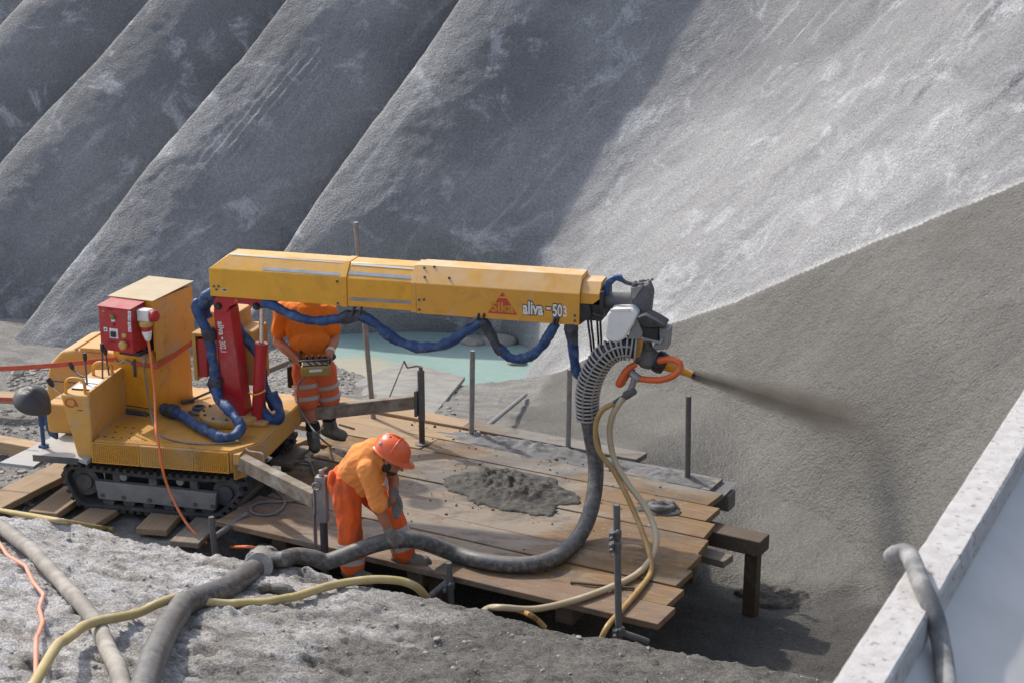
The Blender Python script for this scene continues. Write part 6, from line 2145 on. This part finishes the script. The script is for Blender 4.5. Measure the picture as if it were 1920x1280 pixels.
# --- the worker with the remote control
ps = thing('person', (-1.62, 13.3, 0.0), 0, 'worker standing behind the boom in orange shirt and striped shorts', 'person', 'construction workers')
Y0 = 13.32
K = lambda u, v, dy=0.0: Vector(PY(u, v, Y0 + dy))
pel = K(588, 688, .02)
waist = K(584, 662, .02)
chest = K(576, 612, .03)
upch = K(573, 588, .03)
neck = K(578, 560, .03)
hd_c = K(582, 524, -.03)
shL, shR = K(531, 582, .04), K(616, 585, .04)
elL, wrL = K(521, 640, .06), K(561, 678, -.16)
elR, wrR = K(628, 634, .04), K(619, 660, -.17)
hpL, hpR = K(570, 698, .0), K(608, 697, .04)
knL, anL = K(577, 754, -.05), K(587, 812, -.08)
knR, anR = K(618, 748, .06), K(617, 795, .12)
body = MB()
Ph, Rh = head(body, hd_c, (-.15, -.85, -.35), (-.05, -.30, .95))
body.cap(neck, .06, hd_c + Vector((0, 0, -.03)), .056)
R0 = Matrix.Identity(3)
body.ell(pel, (.165, .115, .12)).ell(waist, (.165, .12, .14)).ell(chest, (.185, .125, .19)).ell(upch, (.19, .105, .12))
body.cap(shL, .055, shR, .055)
for (sh, el, wr) in ((shL, elL, wrL), (shR, elR, wrR)):
    body.cap(sh, .058, el, .045).cap(el, .045, el.lerp(wr, .35), .046).cap(el.lerp(wr, .35), .046, wr, .030)
for (hp, kn, an) in ((hpL, knL, anL), (hpR, knR, anR)):
    body.cap(pel, .10, hp, .095).cap(hp, .095, kn, .062).cap(kn, .060, kn.lerp(an, .35) + Vector((0, .012, 0)), .063).cap(kn.lerp(an, .35) + Vector((0, .012, 0)), .063, an, .042)
fingers(body, wrL, K(574, 688, -.24), (.75, -.25, -.35), (.25, -.5, .75), (.3, .5, -.5), L=.085, r=.0095, curl=.5, thumb=-1)
fingers(body, wrR, K(614, 679, -.24), (-.25, -.25, -.85), (.75, -.4, 0), (-.45, .3, -.3), L=.085, r=.0095, curl=.4, thumb=1)
blob('body', body, 'skin', ps, .0065, 3)
eyes(Ph, 1.0, ps)
part('hair', MB().ell(Ph(0, -.02, .03), (.080, .092, .085), Rh), 'hair', ps, local=False)
helmet(hd_c + Vector((0, 0, .045)), (-.15, -.9, -.3), (-.05, -.3, .95), ps, 1.0)
sh_ = MB()
sh_.ell(waist + Vector((0, -.01, .02)), (.178, .14, .14)).ell(chest, (.192, .142, .21)).ell(upch, (.19, .12, .13)).ell(K(582, 640, -.02), (.178, .142, .13)).ell(K(586, 664, 0), (.17, .135, .07))
sh_.cap(upch, .11, neck.lerp(upch, .25), .075)
sh_.cap(shL, .078, shR, .078)
for (sh, el) in ((shL, elL), (shR, elR)):
    e = sh.lerp(el, .62)
    sh_.cap(sh, .078, sh.lerp(e, .5), .071).cap(sh.lerp(e, .5), .071, e, .073)
blob('shirt', sh_, 'orange_cloth', ps, .007, 10, .010, 13.0, 13, fdir=(.15, 0, 1))
st_ = MB()
st_.ell(pel, (.185, .135, .11)).ell(pel.lerp(waist, .5), (.178, .13, .08))
for (hp, kn) in ((hpL, knL), (hpR, knR)):
    k_ = hp.lerp(kn, .93)
    st_.cap(pel, .115, hp, .118).cap(hp, .118, k_, .100)
sho = blob('shorts', st_, 'shorts_cloth', ps, .008, 4, .010, 8.0, 2, fdir=(0, 0, 1))
for (hp, kn) in ((hpL, knL), (hpR, knR)):
    band('reflective_band', hp, kn, .36, .50, .117, .112, 'reflective_tape', sho)
    band('reflective_band', hp, kn, .77, .91, .109, .105, 'reflective_tape', sho)
part('belt', MB().tube([pel.lerp(waist, .75) + Vector((.192 * math.cos(t), .146 * math.sin(t), 0)) for t in [2 * math.pi * i / 24 for i in range(25)]], .02, 8, spline=False), 'belt', ps, local=False)
part('wristwatch', MB().lathe(elR.lerp(wrR, .86), elR.lerp(wrR, .97), [(0, .036), (.1, .040), (.9, .040), (1, .036)], 16), 'white_plastic', ps, local=False)
part('side_pouch', MB().box(*(lambda c: (c.x - .04, c.x + .02, c.y - .05, c.y + .05, c.z - .12, c.z + .08))(K(548, 700, .02))), 'belt', ps, local=False, bevel=.015)
for an, td in ((anL, (.22, -1, 0)), (anR, (.75, -.65, 0))):
    bt = MB()
    boot(bt, an, td)
    bo = blob('boot', bt, 'boot_leather', ps, .007, 3, .005, 22)
    part('sole', sole(an, td), 'rubber', bo, local=False, bevel=.006)
    part('sock', MB().lathe(Vector(an) + Vector((0, 0, .04)), Vector(an) + Vector((0, 0, .11)), [(0, .062), (.2, .066), (.8, .060), (1, .052)], 18), 'sock', ps, local=False)
    part('laces', MB().beam(Vector(an) + Vector(td).normalized() * .068 + Vector((0, 0, .05)), Vector(an) + Vector(td).normalized() * .10 + Vector((0, 0, -.04)), .035, .012), 'grey_cable', bo, local=False)
# remote control unit hung at his belly
rc = K(592, 690, -.30)
rm_ = thing('remote_control', rc, math.radians(4), 'yellow and black remote control box held at the belly of the standing worker', 'remote control')
part('housing', MB().hexa([(-.12, -.07, -.06), (.12, -.07, -.05), (.12, .07, -.04), (-.12, .07, -.05), (-.125, -.09, .035), (.125, -.09, .045), (.12, .08, .075), (-.12, .08, .065)]), 'remote_yellow', rm_, bevel=.02, seg=3)
part('panel', MB().hexa([(-.108, -.075, .042), (.108, -.075, .050), (.105, .06, .074), (-.105, .06, .066), (-.108, -.075, .050), (.108, -.075, .058), (.105, .06, .082), (-.105, .06, .074)]), 'black_plastic', rm_, bevel=.003)
for x in (-.07, -.02, .035, .08):
    j_ = part('joystick', MB().cyl((x, -.01, .06), (x, -.02, .105), .008, 8), 'black_plastic', rm_)
    part('joystick_knob', MB().ell((x, -.021, .11), (.014, .014, .016), None, 10, 6), 'black_plastic', j_)
part('label_strip', MB().hexa([(-.05, -.094, -.005), (.06, -.094, .0), (.06, -.0915, .0), (-.05, -.0915, -.005), (-.05, -.097, .02), (.06, -.097, .025), (.06, -.0945, .025), (-.05, -.0945, .02)]), 'white_print', rm_)
part('grip_bar', MB().tube([(-.12, -.06, .05), (-.125, -.09, .09), (-.05, -.105, .10), (.05, -.105, .105), (.125, -.09, .10), (.12, -.06, .06)], .010, 8), 'black_plastic', rm_)
part('waist_strap', MB().tube([(-.12, .05, .04), (-.14, .12, .08), (-.13, .17, .10)], .014, 8).tube([(.12, .05, .05), (.14, .12, .09), (.13, .17, .11)], .014, 8), 'belt', rm_)
hose('control_cable', [rc + Vector((-.06, .0, -.05)), K(562, 716, -.26), K(558, 735, -.24), K(562, 765, -.22), K(578, 792, -.3), K(596, 815, -.45), Vector(PZ(618, 834, .01)), Vector(PZ(655, 852, .01))], .0085, 'grey_cable', 'grey cable hanging from the remote control past the left knee to the boards', 'cable', n=8)
# ------------------------------------------------------------------ mortar, debris, strap, spray
def heap(name, cen, ra, rb, hgt, mat, label, cat, ang=0.0, seed=0, n=70, ridge=0.3, kind=None):
    a = np.linspace(-1.25, 1.25, n)
    A_, B_ = np.meshgrid(a, a, indexing='ij')
    r = np.hypot(A_, B_) + 0.22 * fbm(A_ * 1.6 + seed, B_ * 1.6, seed, 4)
    z = hgt * np.clip(1 - r, 0, 1) ** 0.8 * (1 + 0.5 * np.exp(-((A_ + .45) / .3) ** 2 - ((B_ - .2) / .5) ** 2))
    lum = fbm(A_ * ra * 9 + seed, B_ * rb * 9, 1.0 + seed, 4, 0.62)
    z = z * (1 + 0.5 * lum) + ridge * hgt * 0.25 * np.abs(np.sin(A_ * 16 + 2 * lum)) * sstep(1.0, .5, r) * sstep(0, .5, A_)
    z = np.where(r > 1, -.03, np.maximum(z, 0.0))
    ca, sa = math.cos(ang), math.sin(ang)
    x = cen[0] + ca * A_ * ra - sa * B_ * rb
    y = cen[1] + sa * A_ * ra + ca * B_ * rb
    me = grid_mesh(name, np.stack([x, y, z + cen[2]], -1))
    return solo(name, me, mat, label, cat, kind=kind, angle=180)


heap('mortar_heap', DK(1.78, 1.66, .002), .62, .40, .10, 'mortar', 'lumpy heap of spilled wet mortar in the middle of the work deck', 'mortar heap', DA - .12, 3, 110, 0.12)
heap('mortar_crust', DK(1.62, 2.60, .0), 1.05, .17, .05, 'splashed_steel', 'grey rebound mortar caked along the far deck edge', 'mortar crust', DA + .02, 17, 120, 0.2)
heap('mortar_crust', DK(2.85, 2.58, .0), .42, .15, .04, 'splashed_steel', 'grey rebound mortar caked round the outer far tube', 'mortar crust', DA + .02, 23, 70, 0.2)
heap('mortar_splash', DK(3.03, 1.88, .002), .20, .15, .05, 'mortar', 'round mortar splash with a hollow near the outer deck end', 'mortar splash', DA, 9, 46, 0)
tor = MB()
c = DK(3.06, 1.87, .045)
P_ = [c + Vector((.085 * math.cos(t), .07 * math.sin(t), -.012 + .004 * math.sin(3 * t))) for t in [2 * math.pi * i / 22 for i in range(23)]]
solo('mortar_ring', tor.tube(P_, .030, 10, rfun=lambda s, L: 1 + .18 * math.sin(26 * s) + .12 * math.sin(61 * s)), 'splashed_steel', 'ring of stiff mortar on the splash near the outer deck end', 'mortar ring')
b0_, b1_ = Vector(PZ(1070, 1091, .012)), Vector(PZ(1190, 1102, .012))
solo('iron_bar', MB().tube([b0_, b1_], .011, 8, spline=False), 'wet_wood', 'thin rusty bar lying on the front planks left of the clamped tube', 'iron bar')
b0_, b1_ = Vector(PZ(636, 795, .012)), Vector(PZ(664, 803, .012))
solo('iron_bar', MB().tube([b0_, b1_], .010, 8, spline=False), 'wet_wood', 'short dark bar on the pale boards behind the standing worker', 'iron bar')

# crumbs of mortar and gravel strewn about
def pebbles(name, sites, mat, label_kind='stuff'):
    base = bmesh.new()
    bmesh.ops.create_icosphere(base, subdivisions=1, radius=1)
    bv = np.array([v.co[:] for v in base.verts])
    bf = [[v.index for v in f.verts] for f in base.faces]
    base.free()
    V, F = [], []
    off = 0
    r = np.random.default_rng(5)
    for (p, s) in sites:
        k = bv * (1 + .35 * r.normal(size=(len(bv), 1)) * .5) * (s * r.uniform(.7, 1.3, 3))
        a = r.uniform(0, 6.28)
        R = np.array([[math.cos(a), -math.sin(a), 0], [math.sin(a), math.cos(a), 0], [0, 0, .8]])
        V.append(k @ R.T + np.array(p))
        F += [[i + off for i in f] for f in bf]
        off += len(bv)
    me = bpy.data.meshes.new(name)
    me.from_pydata(np.concatenate(V).tolist(), [], F)
    o = link(name, me, mat, 'stuff')
    return o


rg = np.random.default_rng(21)
sites = []
for _ in range(190):
    a, c = 1.5 + rg.normal() * .75, 1.75 + rg.normal() * .55
    if -0.2 < a < 3.2 and .3 < c < 2.7:
        sites.append((DK(a, c, .006), abs(rg.normal()) * .005 + .0025))
for _ in range(70):
    a, c = rg.uniform(.2, 2.4), rg.uniform(2.35, 2.85)
    sites.append((DK(a, c, .01), abs(rg.normal()) * .007 + .003))
pebbles('mortar_crumbs', sites, 'mortar')
sites = []
for (u0, u1, v0, v1, n, s) in ((505, 665, 596, 740, 750, .022), (338, 400, 640, 760, 260, .022), (15, 90, 690, 745, 130, .035), (690, 860, 730, 800, 110, .018), (0, 130, 760, 880, 160, .025), (640, 760, 780, 800, 60, .02), (0, 60, 880, 960, 60, .02)):
    for _ in range(n):
        p = GH(rg.uniform(u0, u1), rg.uniform(v0, v1), 0.002)
        sites.append((p, abs(rg.normal()) * s * .7 + s * .35))
pebbles('gravel', sites, 'rock')
# loose grit and small clods on the near bank
sites = []
for _ in range(700):
    u, v = rg.uniform(-20, 1560), rg.uniform(985, 1290)
    p = GH(u, v, 0.0)
    if p.y > 11.4 or p.z < -.05:
        continue
    sites.append((p, abs(rg.normal()) * .006 + .003 + (.014 if rg.random() < .015 else 0)))
pebbles('bank_grit', sites, 'rock')
for i, (u, v, s, lab) in enumerate(((886, 642, .16, 'pale brown lump of rock breaking the pond surface under the boom'), (932, 640, .24, 'larger brown boulder at the pond shore under the boom'), (968, 678, .13, 'small half sunk rock at the pond edge by the slope'), (905, 612, .22, 'low rock behind the pond under the boom emblem'))):
    p = Vector(PZ(u, v, -1.28))
    mb = MB().ell((0, 0, 0), (s, s * .8, s * .5), None, 20, 12)
    co = np.array(mb.v)
    dsp = 1 + .30 * fbm(co[:, 0] / s * 1.1 + i * 5, co[:, 1] / s * 1.1, co[:, 2] / s * 1.1, 4)
    mb.v = [tuple(Vector(c * d) + p) for c, d in zip(co, dsp)]
    solo('rock', mb, 'rock', lab, 'rock', 'rocks at the pond', angle=180)

# concrete slab sloping towards the pond
q = [(664, 716, -1.20), (757, 676, -1.22), (872, 706, -1.14), (815, 775, -.72), (700, 772, -.78)]
pq = [Vector(PZ(*a)) for a in q]
sl2 = thing('concrete_slab', pq[3], 0, 'pale concrete slab sloping into the pond behind the crank jack', 'concrete slab')
def quadslab(a, b, c, d, t=.05):
    P_ = [a, b, c, d]
    return MB().hexa([p + Vector((0, 0, -t)) for p in P_] + P_)
mid0, mid1 = pq[1].lerp(pq[2], .02), pq[4].lerp(pq[3], .16)
part('slab_panel', quadslab(pq[0], pq[1], mid1, pq[4]), 'slab_concrete', sl2, local=False, bevel=.01)
part('slab_panel', quadslab(pq[1].lerp(pq[2], .012), pq[2], pq[3], mid1.lerp(pq[3], .015)), 'slab_concrete', sl2, local=False, bevel=.01)

# broken crust of set mortar on the ground right of the deck
c_ = GH(1490, 1120)
heap('mortar_ledge', (c_.x, c_.y, c_.z - .03),   .46, .22, .07, 'mortar', 'rough dark mortar ledge at the foot of the fresh slope beyond the deck post', 'mortar ledge', -.35, 31, 80, 0.1)

# things lying on the machine platform
zz = ZP1 + .012
def onplat(u, v, z=0.0):
    p = MI @ Vector(PZ(u, v, MO.z + zz + z))
    return MW @ Vector((p.x, p.y, zz + z))
c = onplat(374, 773)
t = thing('coupling_ring', c, 0, 'worn steel coupling ring lying on the yellow machine platform', 'coupling ring')
part('flange', MB().lathe((0, 0, 0), (0, 0, .03), [(0, .062), (.1, .075), (.9, .075), (1, .066), (1.0, .046), (.3, .044)], 22).box(-.095, -.065, -.02, .02, .002, .022).box(.065, .095, -.02, .02, .002, .022), 'grey_steel', t, bevel=.002)
part('collar', MB().lathe((0, 0, .031), (0, 0, .06), [(0, .058), (.8, .058), (1, .052), (1.0, .040), (.2, .038)], 22), 'dark_steel', t)
a, b_ = onplat(352, 752, .012), onplat(392, 735, .03)
t = thing('hammer', a, 0, 'small black hammer lying on the platform between cabinet and mast', 'hammer')
part('handle', MB().cyl(a, b_, .011, 8), 'black_plastic', t, local=False)
part('head', MB().beam(a + Vector((-.05, -.03, .004)), a + Vector((.05, .03, .004)), .03, .03), 'dark_steel', t, local=False, bevel=.004)

# red ratchet strap: from the picture edge to the cabinet and round it
hk = CFW @ Vector((.04, -.012, .47))
lf = Vector(PY(-120, 694, hk.y + .35))
strap = thing('ratchet_strap', hk, 0, 'red lashing strap hooked at the cabinet and stretched to the left edge', 'lashing strap')
mb = MB()
n = 14
pts, fs = [], []
for i in range(n + 1):
    t = i / n
    p = lf.lerp(hk, t) + Vector((0, 0, -.025 * math.sin(math.pi * t)))
    tw = .12 * math.sin(t * 5)
    for (dz, dy) in ((-.021, 0), (.021, 0), (.021, .004), (-.021, .004)):
        pts.append((p.x, p.y + dy + dz * tw, p.z + dz))
for i in range(n):
    for j in range(4):
        fs.append((i * 4 + j, i * 4 + (j + 1) % 4, (i + 1) * 4 + (j + 1) % 4, (i + 1) * 4 + j))
part('webbing', mb.add(pts, fs), 'red_strap', strap, local=False)
part('webbing', MB(CFW).hexa([(.19, -.008, .430), (.449, -.008, .428), (.449, -.004, .428), (.19, -.004, .430), (.19, -.008, .468), (.449, -.008, .468), (.449, -.004, .468), (.19, -.004, .468)])
     .hexa([(.449, -.008, .428), (.453, -.008, .428), (.453, .585, .498), (.449, .585, .498), (.449, -.008, .468), (.453, -.008, .468), (.453, .585, .538), (.449, .585, .538)]), 'red_strap', strap, local=False)
part('hook', MB(CFW).tube([(.03, -.014, .46), (.06, -.02, .435), (.10, -.018, .45), (.13, -.016, .47), (.165, -.014, .46), (.20, -.012, .452)], .010, 8), 'grey_steel', strap, local=False)
lf2 = Vector(PY(-120, 744, 15.0))
solo('ratchet_strap', MB().beam(lf2, Vector(PY(40, 749, 14.6)), .004, .04), 'red_strap', 'second red strap low at the left edge behind the black seat', 'lashing strap')

# the jet of sprayed mortar ------------------------------------------------------------
sp0 = BFW @ NZ1
spT = Vector((3.40, 13.93, .06))
spT = Vector(at_plane(1672, 812, (-.664, -.243, .707), (.33, 18.8, -1.2))) + Vector((.05, .05, -.03))
ax_ = spT - sp0
Ls = ax_.length
jet = thing('mortar_jet', sp0, 0, 'grey brown jet of sprayed mortar between nozzle tip and fresh slope', 'mortar jet')
prof = []
for i in range(25):
    t = i / 24
    prof.append((t, .045 + .34 * t ** .85 + .3 * max(0, t - .75)))
mbj = MB().lathe((0, 0, 0), (0, 0, Ls), prof, 28)
jm = mbj.mesh('spray_plume')
jo = bpy.data.objects.new('spray_plume', jm)
COL.objects.link(jo)
jo.parent = jet
jo.rotation_euler = ax_.to_track_quat('Z', 'Y').to_euler()
jo['kind'] = 'stuff'
m = bpy.data.materials.new('mortar_spray')
m.use_nodes = True
nt = m.node_tree
nt.nodes.clear()
out = nt.nodes.new('ShaderNodeOutputMaterial')
vol = nt.nodes.new('ShaderNodeVolumePrincipled')
vol.inputs['Color'].default_value = (.27, .238, .198, 1)
vol.inputs['Anisotropy'].default_value = 0.2
tc = nt.nodes.new('ShaderNodeTexCoord')
sx = nt.nodes.new('ShaderNodeSeparateXYZ')
nt.links.new(tc.outputs['Object'], sx.inputs[0])
r2 = mth(nt, 'SQRT', mth(nt, 'ADD', mth(nt, 'MULTIPLY', sx.outputs[0], sx.outputs[0]), mth(nt, 'MULTIPLY', sx.outputs[1], sx.outputs[1])))
tt = mth(nt, 'DIVIDE', sx.outputs[2], Ls)
rad = mth(nt, 'ADD', .042, mth(nt, 'MULTIPLY', tt, .34))
core = mth(nt, 'DIVIDE', r2, rad)
edge_f = mth(nt, 'SUBTRACT', 1.0, ramp(nt, core, 0.10, 1.0))
alongf = mth(nt, 'DIVIDE', 1.0, mth(nt, 'ADD', .012, mth(nt, 'POWER', tt, 1.15)))
mp = nt.nodes.new('ShaderNodeMapping')
mp.inputs['Scale'].default_value = (9, 9, 1.3)
nt.links.new(tc.outputs['Object'], mp.inputs[0])
nz = ramp(nt, noise(nt, mp.outputs[0], 1.6, 5, 0.65), 0.30, 0.72)
endf = mth(nt, 'SUBTRACT', 1.0, ramp(nt, tt, 0.50, 0.97))
dens = mth(nt, 'MULTIPLY', mth(nt, 'MULTIPLY', mth(nt, 'MULTIPLY', edge_f, alongf), mth(nt, 'ADD', .35, nz)), mth(nt, 'ADD', 0.02, endf))
dens = mth(nt, 'MULTIPLY', dens, 2.5)
nt.links.new(dens, vol.inputs['Density'])
nt.links.new(vol.outputs[0], out.inputs['Volume'])
MATS['mortar_spray'] = m
jm.materials.append(m)
# flying grains in the jet
base = MB()
V, F = [], []
tet = np.array([(1, 1, 1), (1, -1, -1), (-1, 1, -1), (-1, -1, 1)]) * .6
u_ = ax_.normalized()
e_ = u_.orthogonal().normalized()
f_ = u_.cross(e_)
off = 0
for _ in range(2600):
    t = rg.random() ** 1.3 * .97
    rr_ = (.012 + .10 * t) * abs(rg.normal()) * .62
    th = rg.uniform(0, 6.28)
    c = np.array(sp0 + ax_ * t + (e_ * math.cos(th) + f_ * math.sin(th)) * rr_)
    s = rg.uniform(.0012, .0032)
    V.append(tet * s * rg.uniform(.6, 1.4, 3) + c)
    F += [(off, off + 1, off + 2), (off, off + 3, off + 1), (off, off + 2, off + 3), (off + 1, off + 3, off + 2)]
    off += 4
gm_ = bpy.data.meshes.new('flying_grains')
gm_.from_pydata(np.concatenate(V).tolist(), [], F)
go = part('flying_grains', gm_, 'mortar', jet, local=False, smooth=False, kind='stuff')
